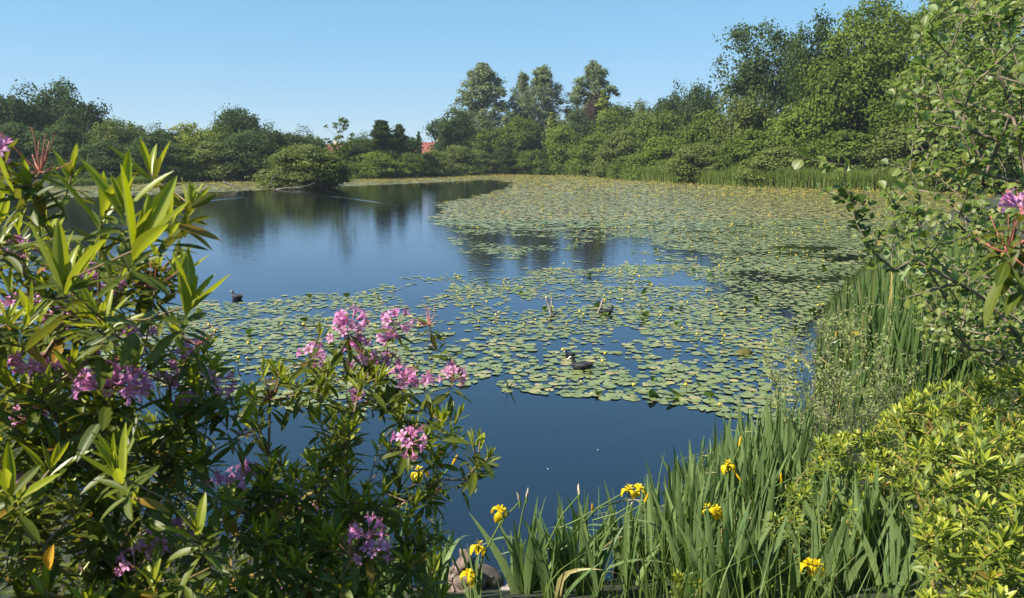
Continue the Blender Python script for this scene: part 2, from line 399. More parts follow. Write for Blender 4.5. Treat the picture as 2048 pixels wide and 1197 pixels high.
def wake(pts, width, height):
    """a low ridge of water left by a swimming bird"""
    mb = MB(); pts = np.array(pts, float); d = norm(np.gradient(pts, axis=0)); nrm = np.stack([-d[:, 1], d[:, 0], 0 * d[:, 0]], 1)
    prof = np.linspace(-1, 1, 7); n = len(pts); hh = np.sin(np.linspace(0.15, np.pi - 0.1, n))
    v = np.array([pts[i] + nrm[i] * s * width + np.array([0, 0, 0.003 + height * hh[i] * (math.cos(s * math.pi) + 1) / 2]) for i in range(n) for s in prof])
    i = np.arange(n - 1)[:, None] * 7 + np.arange(6)[None]
    mb.add(v, np.stack([i, i + 7, i + 8, i + 1], -1).reshape(-1, 4)[:, ::-1]); tag(mb.obj("water_wake", M_WATER), kind="structure")
def pxline(pts, n=14):
    pts = np.array([G(*p) for p in pts]); t = np.linspace(0, len(pts) - 1, n); return np.stack([np.interp(t, np.arange(len(pts)), pts[:, k]) for k in range(3)], 1)
wake(pxline([(385, 405), (450, 399), (520, 391)]), 0.10, 0.018)
wake(pxline([(552, 387), (610, 389), (680, 395), (740, 403), (800, 413)]), 0.11, 0.018)

# ------------------------------------------------------------------ trees
def crown_mesh(name, seed, w, h, kind, leaf, lobes=30, sub=9, per=26):
    """leaf-sized faces in clumps on the lobes of a crown; w wide, h tall, its base at z = 0"""
    g = np.random.default_rng(seed); C, rad = [], []
    for i in range(lobes):
        if kind == 'round':
            v = norm(g.normal(0, 1, 3)); v[2] = v[2] * 0.8 + 0.1; r = g.uniform(0.55, 0.80) if i % 3 else g.uniform(0.15, 0.55)
            c = np.array([v[0] * w / 2 * r, v[1] * w / 2 * r, h * (0.47 + 0.52 * v[2] * r)]); q = g.uniform(0.14, 0.22) * w * (0.62 if lobes > 90 else 1)
        elif kind == 'mound':
            th = g.uniform(0, 2 * np.pi); zz = g.uniform(0.05, 1) ** 0.9; rr = math.sqrt(max(0, 1 - zz ** 2.2)) * (g.uniform(0.55, 0.85) if i % 3 else g.uniform(0.0, 0.5))
            c = np.array([math.cos(th) * rr * w / 2, math.sin(th) * rr * w / 2, zz * h * 0.86]); q = g.uniform(0.13, 0.2) * w
        elif kind == 'poplar':
            zz = 0.03 + 0.95 * ((i + g.uniform(0, 1)) / lobes) ** 1.15; rr = min(1.0, 0.62 + zz * 1.1) * max(0.0, 1 - max(0, zz - .25) ** 1.8 * 1.75) ** .8 * g.uniform(0.05, 1.0) ** 0.55; th = i * 2.4 + g.normal(0, .3)
            c = np.array([math.cos(th) * rr * w / 2, math.sin(th) * rr * w / 2, zz * h * 0.94]); q = g.uniform(0.09, 0.16) * w * (1.1 - .5 * zz)
        elif kind == 'pine':
            zz = g.uniform(0.0, 1) ** .9; rr = (1.0 - zz) ** 0.75 * g.uniform(0.1, 1.0) * g.uniform(.75, 1.1) + 0.02; th = g.uniform(0, 2 * np.pi)
            c = np.array([math.cos(th) * rr * w / 2, math.sin(th) * rr * w / 2, zz * h * 0.95]); q = g.uniform(0.09, 0.15) * w * (1.15 - .5 * zz)
        elif kind == 'column':
            zz = (i + g.uniform(0, 1)) / lobes; rr = 0.75 * (1 - zz) ** 0.7 * g.uniform(0.2, 1); th = g.uniform(0, 2 * np.pi)
            c = np.array([math.cos(th) * rr * w / 2, math.sin(th) * rr * w / 2, zz * h]); q = g.uniform(0.16, 0.3) * w * (1.15 - .8 * zz)
        elif False: pass
        else:  # sparse
            zz = g.uniform(0.2, 1); rr = math.sqrt(max(0, 1 - (zz * 1.0 - 0.35) ** 2 * 1.6)) * g.uniform(0.2, 0.95); th = g.uniform(0, 2 * np.pi)
            c = np.array([math.cos(th) * rr * w / 2, math.sin(th) * rr * w / 2, zz * h * 0.95]); q = g.uniform(0.05, 0.10) * w
        C.append(c); rad.append(q)
    C = np.array(C); rad = np.array(rad); mb = MB(); pos, nr, rn = [], [], []
    flat = {'pine': 0.85, 'poplar': 1.7, 'column': 1.5, 'sparse': 1.0}.get(kind, 0.78)
    for c, q in zip(C, rad):
        v = norm(g.normal(0, 1, (sub, 3))); v[:, 2] = np.abs(v[:, 2]) * 0.9 - 0.25 * (v[:, 2] < 0); sc = c + v * q * np.array([1, 1, flat]) * g.uniform(0.65, 1.05, (sub, 1))
        tint = g.uniform(0.2, 0.8)
        for k in range(sub):
            d = g.normal(0, 1, (per, 3)); p = sc[k] + d * q * 0.27 * np.array([1, 1, 0.75 * min(flat, 1)])
            pos.append(p); nr.append(norm(d * 0.35 + v[k] * 0.8 + g.normal(0, 0.55, (per, 3)) + np.array([0, 0, 0.25])))
            rn.append(np.clip(tint + g.normal(0, 0.22, per), 0, 1))
    pos = np.concatenate(pos); nr = np.concatenate(nr); rn = np.concatenate(rn)
    ex = np.percentile(np.hypot(pos[:, 0], pos[:, 1]), 98.5); k = (w / 2) / ex; pos[:, :2] *= k; C[:, :2] *= k
    z1 = np.percentile(pos[:, 2], 99.7); z0 = min(np.percentile(pos[:, 2], 1), 0.1 * h); pos[:, 2] = (pos[:, 2] - z0) * h / (z1 - z0); C[:, 2] = (C[:, 2] - z0) * h / (z1 - z0)
    pos[:, 2] = np.maximum(pos[:, 2], 0.05)
    dr = norm(np.cross(nr, g.normal(0, 1, nr.shape))); rot = frames(dr, nr)
    proto = (np.array([(-0.5, 0, 0), (0.0, -0.36, -0.05), (0.55, 0.0, -0.12), (0.0, 0.36, -0.05)]), [np.array([[0, 1, 2, 3]])], np.zeros(4), np.zeros(4))
    scatter(mb, proto, rot, pos, leaf * 1.12 * g.uniform(0.65, 1.35, len(pos)), rn)
    me = mb.mesh(name, M_CROWN, smooth=False)
    # trunk with limbs that reach into the lobes
    tb = MB(); tr = 0.028 * w if kind != 'sparse' else 0.018 * w; top = h * 0.72
    zs = np.linspace(-0.3 * h, top, 9); path = np.stack([np.cumsum(g.normal(0, 0.006 * w, 9)), np.cumsum(g.normal(0, 0.006 * w, 9)), zs], 1); path[:4, :2] = 0
    tube(tb, path, np.linspace(tr, tr * 0.25, 9) * np.where(np.arange(9) == 0, 1.5, 1), 8)
    for c in C[::2]:
        zt = np.clip(c[2] - 0.35 * np.hypot(c[0], c[1]) - 0.1 * h, 0.05 * h, top * 0.95); a = np.array([np.interp(zt, zs, path[:, 0]), np.interp(zt, zs, path[:, 1]), zt])
        mid = (a + c) / 2 + np.array([0, 0, -0.05 * h]); tt = np.linspace(0, 1, 5)[:, None]
        tube(tb, (1 - tt) ** 2 * a + 2 * tt * (1 - tt) * mid + tt ** 2 * c, np.linspace(tr * 0.38, tr * 0.1, 5), 5)
    return me, tb.mesh(name + "_trunk", M_BARK), w, h

PROTO = {
 'round': [crown_mesh("round_crown", 11, 11, 12, 'round', 0.36, 75, 10, 24), crown_mesh("round_crown", 12, 11, 12, 'round', 0.36, 66, 10, 25), crown_mesh("round_crown", 13, 11, 12, 'round', 0.36, 80, 10, 24)],
 'big': [crown_mesh("big_crown", 81, 20, 22, 'round', 0.36, 130, 11, 24), crown_mesh("big_crown", 82, 20, 22, 'round', 0.36, 115, 11, 26)],
 'mound': [crown_mesh("shrub_crown", 21, 9, 7, 'mound', 0.25, 70, 10, 26), crown_mesh("shrub_crown", 22, 9, 7, 'mound', 0.25, 64, 10, 26), crown_mesh("shrub_crown", 23, 9, 7, 'mound', 0.25, 74, 10, 26)],
 'poplar': [crown_mesh("poplar_crown", 31, 12, 22, 'poplar', 0.31, 130, 9, 26), crown_mesh("poplar_crown", 32, 12, 22, 'poplar', 0.31, 112, 9, 27)],
 'pine': [crown_mesh("pine_crown", 41, 7, 10, 'pine', 0.26, 130, 9, 18)],
 'column': [crown_mesh("column_crown", 51, 3, 9, 'column', 0.22, 60, 8, 16)],
 'sparse': [crown_mesh("sparse_crown", 61, 8, 12, 'sparse', 0.26, 64, 6, 11)],
 'gappy': [crown_mesh("gappy_crown", 71, 13, 17, 'round', 0.36, 48, 9, 26), crown_mesh("gappy_crown", 72, 13, 17, 'round', 0.36, 44, 9, 26)],
}
rt = np.random.default_rng(5); tree_no = 0
def tree(px, top, width, depth, kind, col, label, name="broadleaf_tree", cat="tree", base=None, group=None, var=None, silver=0.0, clear=None):
    """px, top and width are what the photograph shows; depth is metres from the camera"""
    global tree_no
    tree_no += 1
    x = (px - 1024) / F * depth / 1.0; d = pdir(px, top); tp = CAM + d * (depth / d[1]); x = tp[0]
    g0 = max(gz(x, depth), 0.05) if base is None else base
    Wm = width / F * depth
    if kind == 'round' and Wm > 13.5: kind = 'big'
    if clear is None: clear = {'poplar': 0.12, 'round': 0.0, 'big': 0.0, 'gappy': 0.1, 'pine': 0.15, 'sparse': 0.25}.get(kind, 0.0)
    H = tp[2] - g0; Wd = width / F * depth * 1.16; ps = PROTO[kind]; me, tm, w0, h0 = ps[(tree_no if var is None else var) % len(ps)]
    root = thing(name, label, cat, (x, depth, g0), group)
    root.rotation_euler = (0, 0, rt.uniform(0, 6.28))
    c = link("crown", me, root); c.location = (0, 0, H * clear); sx = Wd / w0; c.scale = (sx, sx, H * (1 - clear) / h0)
    c.color = (*col, silver)
    k = link("trunk", tm, root); k.location = (0, 0, H * clear); k.scale = (sx, sx, H * (1 - clear) / h0)
    return root

DK = (0.042, 0.070, 0.016); DB = (0.060, 0.090, 0.030); MD = (0.095, 0.132, 0.024); LT = (0.125, 0.168, 0.030); YG = (0.20, 0.225, 0.045); PO = (0.145, 0.175, 0.092); WI = (0.122, 0.148, 0.044); CU = (0.075, 0.05, 0.042)
# left shore
tree(15, 176, 120, 150, 'round', DK, "big dark tree at the far left end of the far shore")
tree(62, 208, 70, 156, 'round', DK, "small dark tree between the two tall trees of the left shore")
tree(112, 168, 110, 158, 'round', DB, "tallest tree of the left shore with a flat two part top")
tree(168, 192, 95, 154, 'round', DK, "dark round shoulder tree right of the tallest left shore tree")
tree(205, 235, 50, 155, 'round', DK, "small dark tree at the foot of the tall left shore trees")
tree(30, 250, 150, 140, 'mound', DB, "dull green thicket shrub below the dark far left tree", "shrub", "shrub")
tree(120, 250, 130, 139, 'mound', DB, "dark green shrub below the tallest left shore tree", "shrub", "shrub")
tree(238, 242, 105, 142, 'round', WI, "feathery topped greyish tree right of the tall left shore group")
tree(205, 285, 130, 133, 'mound', DB, "rounded dark shrub overhanging the water behind the rhododendron shoots", "shrub", "shrub")
tree(318, 252, 75, 146, 'round', DB, "small dark tree with a peaked top left of the yellow green tree")
tree(300, 275, 120, 134, 'mound', DB, "dark shrub under the peaked tree on the left shore", "shrub", "shrub")
tree(385, 249, 100, 150, 'round', YG, "pale yellow green round tree on the left shore")
tree(350, 290, 120, 138, 'mound', MD, "mid green shrub below the pale yellow green tree", "shrub", "shrub")
tree(470, 218, 92, 155, 'round', DB, "dark tall dome shaped tree above the left shore thicket")
tree(432, 255, 80, 150, 'round', MD, "green tree between the pale yellow green tree and the dark dome")
tree(525, 250, 90, 150, 'round', DB, "dark tree stepping down right of the dark dome")
tree(420, 285, 120, 140, 'mound', WI, "greyish willow shrub above the left reed strip", "shrub", "shrub")
tree(490, 265, 130, 143, 'mound', DB, "tall greyish shrub below the dark dome tree", "shrub", "shrub")
tree(585, 258, 80, 160, 'round', DB, "dark round tree behind the island bush")
tree(625, 272, 60, 165, 'round', MD, "small tree in front of the red roof on the left", clear=.05)
# island and centre
tree(608, 291, 165, 108, 'mound', WI, "big rounded willow bush on the small island in the pond", "island_bush", "bush", base=0.05)
tree(578, 330, 105, 105.5, 'mound', WI, "low grey willow spreading at the left foot of the island bush", "island_bush", "bush", base=0.03)
tree(655, 318, 95, 107, 'mound', DK, "dark bush at the right foot of the island", "island_bush", "bush", base=0.05)
tree(676, 236, 62, 110, 'sparse', MD, "thin sparse tree with a pale trunk standing out of the island bush", "sapling", "tree", base=0.05, clear=.3)
tree(705, 278, 70, 165, 'round', DB, "dark tree right of the thin island tree")
tree(742, 300, 70, 168, 'round', DB, "shadowed low tree left of the pine pair")
tree(762, 242, 78, 172, 'pine', DK, "broad dark pine with a forked top by the centre of the far shore", "pine_tree")
tree(798, 250, 50, 174, 'pine', DB, "thinner paler pine right of the broad pine", "pine_tree")
tree(825, 276, 30, 190, 'column', DK, "short pointed dark conifer beside the red roof", "conifer_tree", "tree")
tree(837, 264, 20, 194, 'column', DK, "narrow dark cypress touching the red roof", "conifer_tree", "tree")
tree(750, 306, 110, 162, 'mound', LT, "light green rounded shrub on the centre far shore", "shrub", "shrub")
tree(695, 322, 60, 161, 'mound', LT, "low light bush beside the island at the far waterline", "shrub", "shrub")
tree(815, 306, 90, 172, 'mound', MD, "mid green shrub below the red roof", "shrub", "shrub")
tree(865, 302, 90, 184, 'mound', WI, "olive shrub at the waterline right of the red roof", "shrub", "shrub")
tree(915, 292, 90, 196, 'mound', WI, "olive brown willow shrub under the dark sycamore", "shrub", "shrub")
tree(782, 262, 105, 178, 'round', DB, "soft dark green tree behind the pine pair")
tree(718, 268, 62, 170, 'round', MD, "low round tree right of the thin island tree")
# poplars and the trees round them
tree(965, 131, 143, 240, 'poplar', PO, "broadest silvery poplar, left of the three", "poplar_tree", silver=.55, var=0)
tree(1046, 147, 60, 248, 'poplar', PO, "slim silvery poplar squeezed between two bigger poplars", "poplar_tree", silver=.55, var=1)
tree(1085, 135, 100, 240, 'poplar', PO, "tall pointed silvery poplar in the middle of the group", "poplar_tree", silver=.55, var=1)
tree(1188, 127, 116, 238, 'poplar', PO, "silvery poplar standing apart on the right of the group", "poplar_tree", silver=.5, var=0)
tree(908, 222, 92, 225, 'round', DK, "dark dense sycamore at the left foot of the poplars")
tree(985, 245, 85, 222, 'round', MD, "green round tree below the broadest poplar")
tree(1050, 237, 82, 218, 'round', MD, "dense round green tree below the middle poplar")
tree(1105, 226, 40, 222, 'column', YG, "pale yellow green creeper clad trunk beside the middle poplar", "column_tree")
tree(1208, 180, 50, 226, 'column', YG, "yellow green narrow tree in front of the right poplar", "column_tree")
tree(1190, 190, 42, 229, 'round', CU, "purple leaved tree in front of the right poplar")
tree(1160, 222, 60, 222, 'round', DB, "dark tree left of the purple leaved tree")
tree(955, 300, 80, 212, 'mound', WI, "grey green shrub at the waterline below the round green trees", "shrub", "shrub")
tree(1010, 295, 60, 214, 'mound', DK, "dark shrub in the gap below the dense round tree", "shrub", "shrub")
tree(1065, 300, 80, 213, 'mound', MD, "low green shrub behind the far reeds", "shrub", "shrub")
tree(1128, 252, 92, 210, 'mound', LT, "smooth pale rounded willow right of the creeper clad trunk", "willow_tree", "tree")
# right slope
tree(1245, 214, 95, 215, 'round', MD, "green tree at the right foot of the separate poplar")
tree(1290, 206, 70, 210, 'round', WI, "greyish small topped tree at the start of the wooded slope")
tree(1350, 176, 70, 190, 'round', DB, "round dark tree top rising above the wooded slope")
tree(1402, 171, 75, 180, 'round', DB, "second round dark tree top above the wooded slope, nearer the big sycamore")
tree(1320, 225, 110, 175, 'round', MD, "mid green tree halfway up the wooded slope", clear=0)
tree(1190, 270, 100, 188, 'mound', MD, "mid green willow at the left end of the slope thicket", "shrub", "shrub")
tree(1250, 262, 110, 172, 'mound', WI, "grey green willow beside the left end of the slope thicket", "shrub", "shrub")
tree(1330, 275, 120, 150, 'mound', LT, "lighter willow shrub low on the slope behind the reeds", "shrub", "shrub")
tree(1265, 312, 90, 158, 'mound', MD, "low shrub at the reed edge below the grey green willow", "shrub", "shrub")
tree(1420, 225, 120, 140, 'mound', MD, "tall willow thicket below the second dark tree top", "shrub", "shrub")
tree(1410, 288, 130, 130, 'mound', WI, "willow shrub right behind the middle of the reed strip", "shrub", "shrub")
tree(1490, 180, 110, 135, 'round', WI, "olive tree with a bare trunk in front of the big sycamore")
tree(1522, 46, 150, 150, 'gappy', DB, "big airy sycamore with sky showing through its crown", clear=.2, var=0)
tree(1595, 78, 62, 156, 'gappy', PO, "pale grey leaved tree behind the big airy sycamore", clear=.2, var=1)
tree(1640, 34, 120, 128, 'gappy', DK, "dark tall tree right of the big airy sycamore", clear=.1, var=1)
tree(1505, 262, 130, 122, 'mound', MD, "broad willow shrub below the olive tree with the bare trunk", "shrub", "shrub")
tree(1600, 215, 160, 122, 'mound', LT, "broad light willow below the dark tall tree", "shrub", "shrub")
tree(1560, 295, 150, 114, 'mound', WI, "grey willow shrub hanging over the right reeds", "shrub", "shrub")
tree(1690, 265, 170, 110, 'mound', MD, "wide willow shrub behind the right end of the reeds", "shrub", "shrub")
tree(1780, -6, 250, 122, 'round', LT, "huge yellow green tree filling the upper slope", clear=.05, var=0)
tree(1705, 90, 140, 120, 'round', MD, "middle green tree between the dark tall tree and the huge one", clear=.0)
tree(1890, 120, 260, 112, 'round', MD, "wide green tree behind the alder branches", clear=.0, var=1)
tree(1830, 250, 200, 104, 'mound', WI, "grey green shrub seen through the alder twigs", "shrub", "shrub")
tree(1990, -60, 260, 96, 'round', LT, "tall light green tree behind the upper alder branches", clear=.05, var=2)
tree(2010, 210, 220, 92, 'mound', MD, "shrub behind the alder at the right end of the pond", "shrub", "shrub")
tree(2120, 60, 300, 80, 'round', MD, "tree on the right bank behind the dense alder", clear=.0)

# ------------------------------------------------------------------ houses far behind the trees
def house(px, ridge_y, depth, length, width, yaw, roofcol, label):
    tp = P(px, ridge_y, depth); H = tp[2] - 0.45; eh = H * 0.58
    root = thing("house", label, "house", (tp[0], depth, 0.45)); root.rotation_euler = (0, 0, yaw)
    wl = plainmat("house_wall", (0.42, 0.30, 0.24), (0.5, 0.38, 0.3), 3); rm = plainmat("roof_tile", tuple(c * 0.8 for c in roofcol), roofcol, 4, 0.8)
    L, W = length / 2, width / 2; mb = MB()
    v = [(-L, -W, 0), (L, -W, 0), (L, W, 0), (-L, W, 0), (-L, -W, eh), (L, -W, eh), (L, W, eh), (-L, W, eh), (-L, 0, H - .06), (L, 0, H - .06)]
    mb.add(v, [np.array([[0, 1, 5, 4], [2, 3, 7, 6]]), np.array([[1, 2, 6, 9, 5], [3, 0, 4, 8, 7]])]); mb.obj("wall", wl, root, False)
    rb = MB(); o = 0.4; e2 = eh - 0.25; t = 0.16
    for s in (-1, 1):
        q = [(-L - o, s * (W + o), e2), (L + o, s * (W + o), e2), (L + o, 0, H), (-L - o, 0, H)]; q2 = [(a, b, c + t) for a, b, c in q]
        rb.add(q + q2, np.array([[0, 1, 2, 3], [4, 5, 6, 7], [0, 1, 5, 4], [1, 2, 6, 5], [3, 0, 4, 7]]))
    ro = rb.obj("roof", rm, root, False)
    cb = MB(); a = .45; x0 = L * .5
    cb.add([(x0 + i * a, j * a, k) for k in (H - .6, H + 1.1) for i, j in ((-1, -1), (1, -1), (1, 1), (-1, 1))], np.array([[4, 5, 6, 7], [0, 1, 5, 4], [1, 2, 6, 5], [2, 3, 7, 6], [3, 0, 4, 7]])); cb.obj("chimney", wl, ro, False)
    for i in (-0.5, 0.5):
        for zz in (0.2 * eh, 0.62 * eh):
            wb = MB(); wb.add([(i * L - .6, -W - .03, zz), (i * L + .6, -W - .03, zz), (i * L + .6, -W - .03, zz + 1.3), (i * L - .6, -W - .03, zz + 1.3)], np.array([[0, 1, 2, 3]])); wb.obj("window", plainmat("window_glass", (0.05, 0.06, 0.07), (0.08, 0.09, 0.1), 1, 0.1, 0.6), root, False)
house(860, 286, 250, 9, 9, 0.15, (0.28, 0.07, 0.068), "house with a bright red roof between the pines and the sycamore")
house(652, 290, 235, 12, 9, -0.1, (0.30, 0.11, 0.09), "house with a red brown roof behind the thin island tree")
house(728, 289, 240, 8, 8, 1.3, (0.16, 0.13, 0.14), "house with a dark slate roof left of the pine pair")

# ------------------------------------------------------------------ reeds along the far shore
def blades(mb, pos, h, wd, lean, g, seg=3):
    n = len(pos); az = g.uniform(0, 2 * np.pi, n); d = np.stack([np.cos(az), np.sin(az), 0 * az], 1); fa = g.uniform(0, 2 * np.pi, n); s = np.stack([np.cos(fa), np.sin(fa), 0 * fa], 1)
    vs = []; t = np.linspace(0, 1, seg + 1)
    for ti in t:
        c = pos + d * (lean * ti ** 2)[:, None] + np.array([0, 0, 1]) * (h * (ti - 0.12 * ti ** 2 * lean / np.maximum(h, .1)))[:, None]
        wv = (wd * 0.5 * (1 - ti ** 2.2) + 0.001)[:, None]
        vs += [c - s * wv, c + s * wv]
    v = np.stack(vs, 1); k = 2 * (seg + 1); off = np.arange(n)[:, None, None] * k
    f = np.array([[2 * i, 2 * i + 1, 2 * i + 3, 2 * i + 2] for i in range(seg)])[None] + off
    mb.add(v.reshape(-1, 3), f.reshape(-1, 4), rnd=np.repeat(g.uniform(0, 1, n), k), lu=np.tile(np.repeat(t, 2), n))

def reed_bed(pts, n, top, name, label, depth=3.5, seed=1, wd=0.07):
    g = np.random.default_rng(seed); pts = np.array(pts); t = g.uniform(0, len(pts) - 1, n)
    x = np.interp(t, np.arange(len(pts)), pts[:, 0]); y = np.interp(t, np.arange(len(pts)), pts[:, 1]) - 0.8 + depth * g.uniform(0, 1, n) ** 1.2 + 0.9 * (vnoise(x * 0.35, x * 0 + 3.3, 5) - .5)
    h = top * g.uniform(0.65, 1.1, n) * (0.75 + 0.5 * vnoise(x * 0.3, y * 0.3, seed)); mb = MB()
    blades(mb, np.stack([x, y, np.zeros(n)], 1), h, np.full(n, wd) * g.uniform(.6, 1.3, n), h * g.uniform(0.02, 0.4, n), g)
    tag(mb.obj(name, M_REED), label, "reeds", kind="stuff")
reed_bed([G(px, py)[:2] for px, py in ((2050, 386), (1900, 383.5), (1700, 379), (1500, 373.5), (1330, 364), (1240, 359))], 20000, 2.5, "reeds", "tall green reed strip along the right far shore", 5, 1)
reed_bed([G(px, py)[:2] for px, py in ((1240, 359), (1160, 351), (1080, 349), (1000, 348.5), (965, 350))], 9000, 2.4, "reeds", "green reed strip below the poplars", 6, 2, .1)
reed_bed([G(px, py)[:2] for px, py in ((525, 362), (440, 363), (360, 365), (250, 369), (100, 372))], 7000, 1.3, "reeds", "low green reed strip on the left far shore", 5, 3)
reed_bed([G(px, py)[:2] for px, py in ((760, 356.5), (700, 359), (640, 362))], 2500, .9, "reeds", "short pale grass right of the island bush", 5, 4)

# ------------------------------------------------------------------ water lilies
LILY_MAIN = [(1000, 349), (1160, 352), (1240, 360), (1500, 374), (1700, 380), (1900, 384), (2200, 400), (2300, 900), (1640, 868), (1530, 856), (1440, 842), (1310, 824), (1215, 808), (1140, 782), (1072, 772), (1092, 746), (1040, 742), (985, 766), (920, 787), (800, 806), (640, 810), (420, 800), (250, 770), (200, 640), (440, 602), (560, 592), (700, 580), (815, 556), (940, 548), (1010, 548), (1100, 534), (1180, 548), (1235, 522), (1330, 530), (1420, 530), (1405, 508), (1335, 498), (1270, 480), (1130, 463), (1000, 459), (910, 453), (872, 440), (876, 408), (960, 392), (1012, 379), (1024, 366), (985, 360)]
LILY_BAND = [(100, 398), (330, 389), (520, 381), (690, 374), (860, 366), (960, 361), (1030, 360), (1010, 348), (860, 351), (700, 357), (520, 361), (380, 363), (250, 369), (100, 376)]
def pad_proto(nseg, notch=0.22, wav=0.0, seed=0):
    g = np.random.default_rng(seed); a = np.linspace(notch, 2 * np.pi - notch, nseg); r = 1 + g.normal(0, wav, nseg) * 0.6
    v = [(0.0, 0, 0.02)] + [(math.cos(t) * r[i] * 1.08, math.sin(t) * r[i] * 0.92, 0.05 * wav * 10 * g.uniform(-.3, 1)) for i, t in enumerate(a)]
    lv = np.array([0] + list(a)); return np.array(v, float), [np.array([[0, i, i + 1] for i in range(1, nseg)])], np.array([0] + [1.0] * nseg), lv
def lilies():
    g = np.random.default_rng(77); P3 = []
    for y0, y1, s in ((9.5, 16, 0.145), (16, 26, 0.135), (26, 42, 0.165), (42, 85, 0.29), (85, 225, 0.6)):
        ny = int((y1 - y0) / s); xm = 0.62 * y1 + 14; nx = int(2 * xm / s)
        X, Y = np.meshgrid(np.arange(nx) * s - xm, y0 + np.arange(ny) * s); X = X.ravel() + g.uniform(-.62, .62, X.size) * s; Y = Y.ravel() + g.uniform(-.62, .62, Y.size) * s
        P3.append(np.stack([X, Y, np.full(X.size, s)], 1))
    A = np.concatenate(P3); px, py = proj(A[:, 0], A[:, 1], 0.0)
    jx = (vnoise(A[:, 0] * .9, A[:, 1] * .9, 1) - .5); jy = (vnoise(A[:, 0] * .9, A[:, 1] * .9, 2) - .5) * np.where(py > 740, .5, 1); big = vnoise(A[:, 0] * .22, A[:, 1] * .22, 4); fine = 0.6 * vnoise(A[:, 0] * .8, A[:, 1] * .55, 6) + 0.4 * vnoise(A[:, 0] * 2.1, A[:, 1] * 1.5, 7)
    k = F / A[:, 1]; qx = px + jx * k * 1.8; qy = py + jy * k * 3.5 / A[:, 1] * 3.0
    main = inpoly(qx, qy, LILY_MAIN); band = inpoly(px, py, LILY_BAND)
    thr = np.where(py > 700, 0.41, np.where(py > 545, np.where(px < 1250, 0.435, 0.41), np.where(py > 450, 0.36, 0.16)))
    thr = thr + 0.10 * ((py > 540) & (py < 610) & (px < 900))
    thr = thr - 0.10 * ((py > 660) & (px > 1330)) - 0.30 * ((py > 755) & (px > 1120))
    cov = 0.68 * fine + 0.32 * big + g.uniform(-.13, .13, len(A))
    keep = (main & (cov > thr)) | (band & (cov > 0.1))
    gap = inpoly(px, py, [(872, 440), (910, 453), (1130, 463), (1270, 480), (1335, 498), (1420, 530), (1235, 522), (1100, 534), (940, 548)])
    keep |= gap & (cov > 0.66)
    inpond = inpoly(A[:, 0], A[:, 1], SHORE) & (polydist(A[:, 0], A[:, 1], SHORE) > 0.25)
    keep &= inpond & (px > -60) & (px < 2120); A = A[keep]; px = px[keep]; py = py[keep]
    n = len(A); r = A[:, 2] * (0.34 + 0.56 * g.uniform(0, 1, n) ** 1.5); r *= np.where(A[:, 1] < 26, 0.88, 0.97)
    z = 0.006 + 0.012 * g.uniform(0, 1, n); yaw = g.uniform(0, 2 * np.pi, n); tl = g.normal(0, 0.018, (n, 2))
    order = np.argsort(A[:, 1] + 40 * ((px < 0) | (px > 1700) | (py > 800) * (px < 900)))
    first = order[:300]; rest = order[300:]; protos = []
    for s in range(6):
        mb = MB(); v, f, lu, lv = pad_proto(26, 0.16 + 0.04 * s, 0.022, s); mb.add(v, f, rnd=.5, lu=lu, lv=lv); protos.append(mb.mesh("lily_pad", M_PAD))
    for q, i in enumerate(first):
        o = link("lily_pad", protos[q % 6], None, (A[i, 0], A[i, 1], z[i])); o.rotation_euler = (tl[i, 0], tl[i, 1], yaw[i]); o.scale = (r[i], r[i], r[i])
        tag(o, "flat round green lily pad floating in the nearest part of the lily field", "lily pad", "nearest floating lily pads")
    mb = MB()
    for lo, hi, ns in ((0, 30, 13), (30, 70, 8), (70, 400, 6)):
        I = rest[(A[rest, 1] >= lo) & (A[rest, 1] < hi)]
        v, f, lu, lv = pad_proto(ns, 0.25, 0.02, 3); m = len(I)
        nrm_ = np.stack([tl[I, 0], tl[I, 1], np.ones(m)], 1); rot = frames(np.stack([np.cos(yaw[I]), np.sin(yaw[I]), 0 * I], 1), nrm_)
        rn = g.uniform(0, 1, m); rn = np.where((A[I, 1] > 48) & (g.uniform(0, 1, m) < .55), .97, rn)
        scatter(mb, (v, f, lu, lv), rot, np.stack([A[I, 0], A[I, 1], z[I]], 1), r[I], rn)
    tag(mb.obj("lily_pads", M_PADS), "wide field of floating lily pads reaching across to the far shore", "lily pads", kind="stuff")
    # yellow flowers on stalks
    dens = np.where(A[:, 1] < 24, 0.022, np.where(A[:, 1] < 42, 0.03, np.where(A[:, 1] < 85, 0.03, 0.13))); pick = np.where((g.uniform(0, 1, n) < dens * (0.5 + 1.0 * vnoise(A[:, 0] * .3, A[:, 1] * .3, 9))))[0]
    pick = np.sort(pick[(px[pick] > -20) & (px[pick] < 2070)]); pick = pick[np.argsort(A[pick, 1])]
    def flower_parts(mb, p, s, nr, rnd_=0.5):
        zz = p[2] + s * 2.2 * (0.6 + 0.8 * rnd_)
        tube(mb, [(p[0], p[1], -0.02), (p[0] + .2 * s, p[1], zz * .6), (p[0], p[1] + .2 * s, zz)], s * .16, 4, 0)
        lat = np.linspace(0, np.pi, nr); pr = [(math.sin(a) * (1 if a > 1.2 else 1.12), -math.cos(a)) for a in lat]; sd_ = 4 if nr < 5 else 8
        vv = np.array([(p[0] + s * .55 * rr * math.cos(2 * np.pi * j / sd_), p[1] + s * .55 * rr * math.sin(2 * np.pi * j / sd_), zz + s * .5 * h_) for rr, h_ in pr for j in range(sd_)])
        ff = np.array([[i * sd_ + j, i * sd_ + (j + 1) % sd_, (i + 1) * sd_ + (j + 1) % sd_, (i + 1) * sd_ + j] for i in range(nr - 1) for j in range(sd_)]); mb.add(vv, ff, 1)
    ps = []
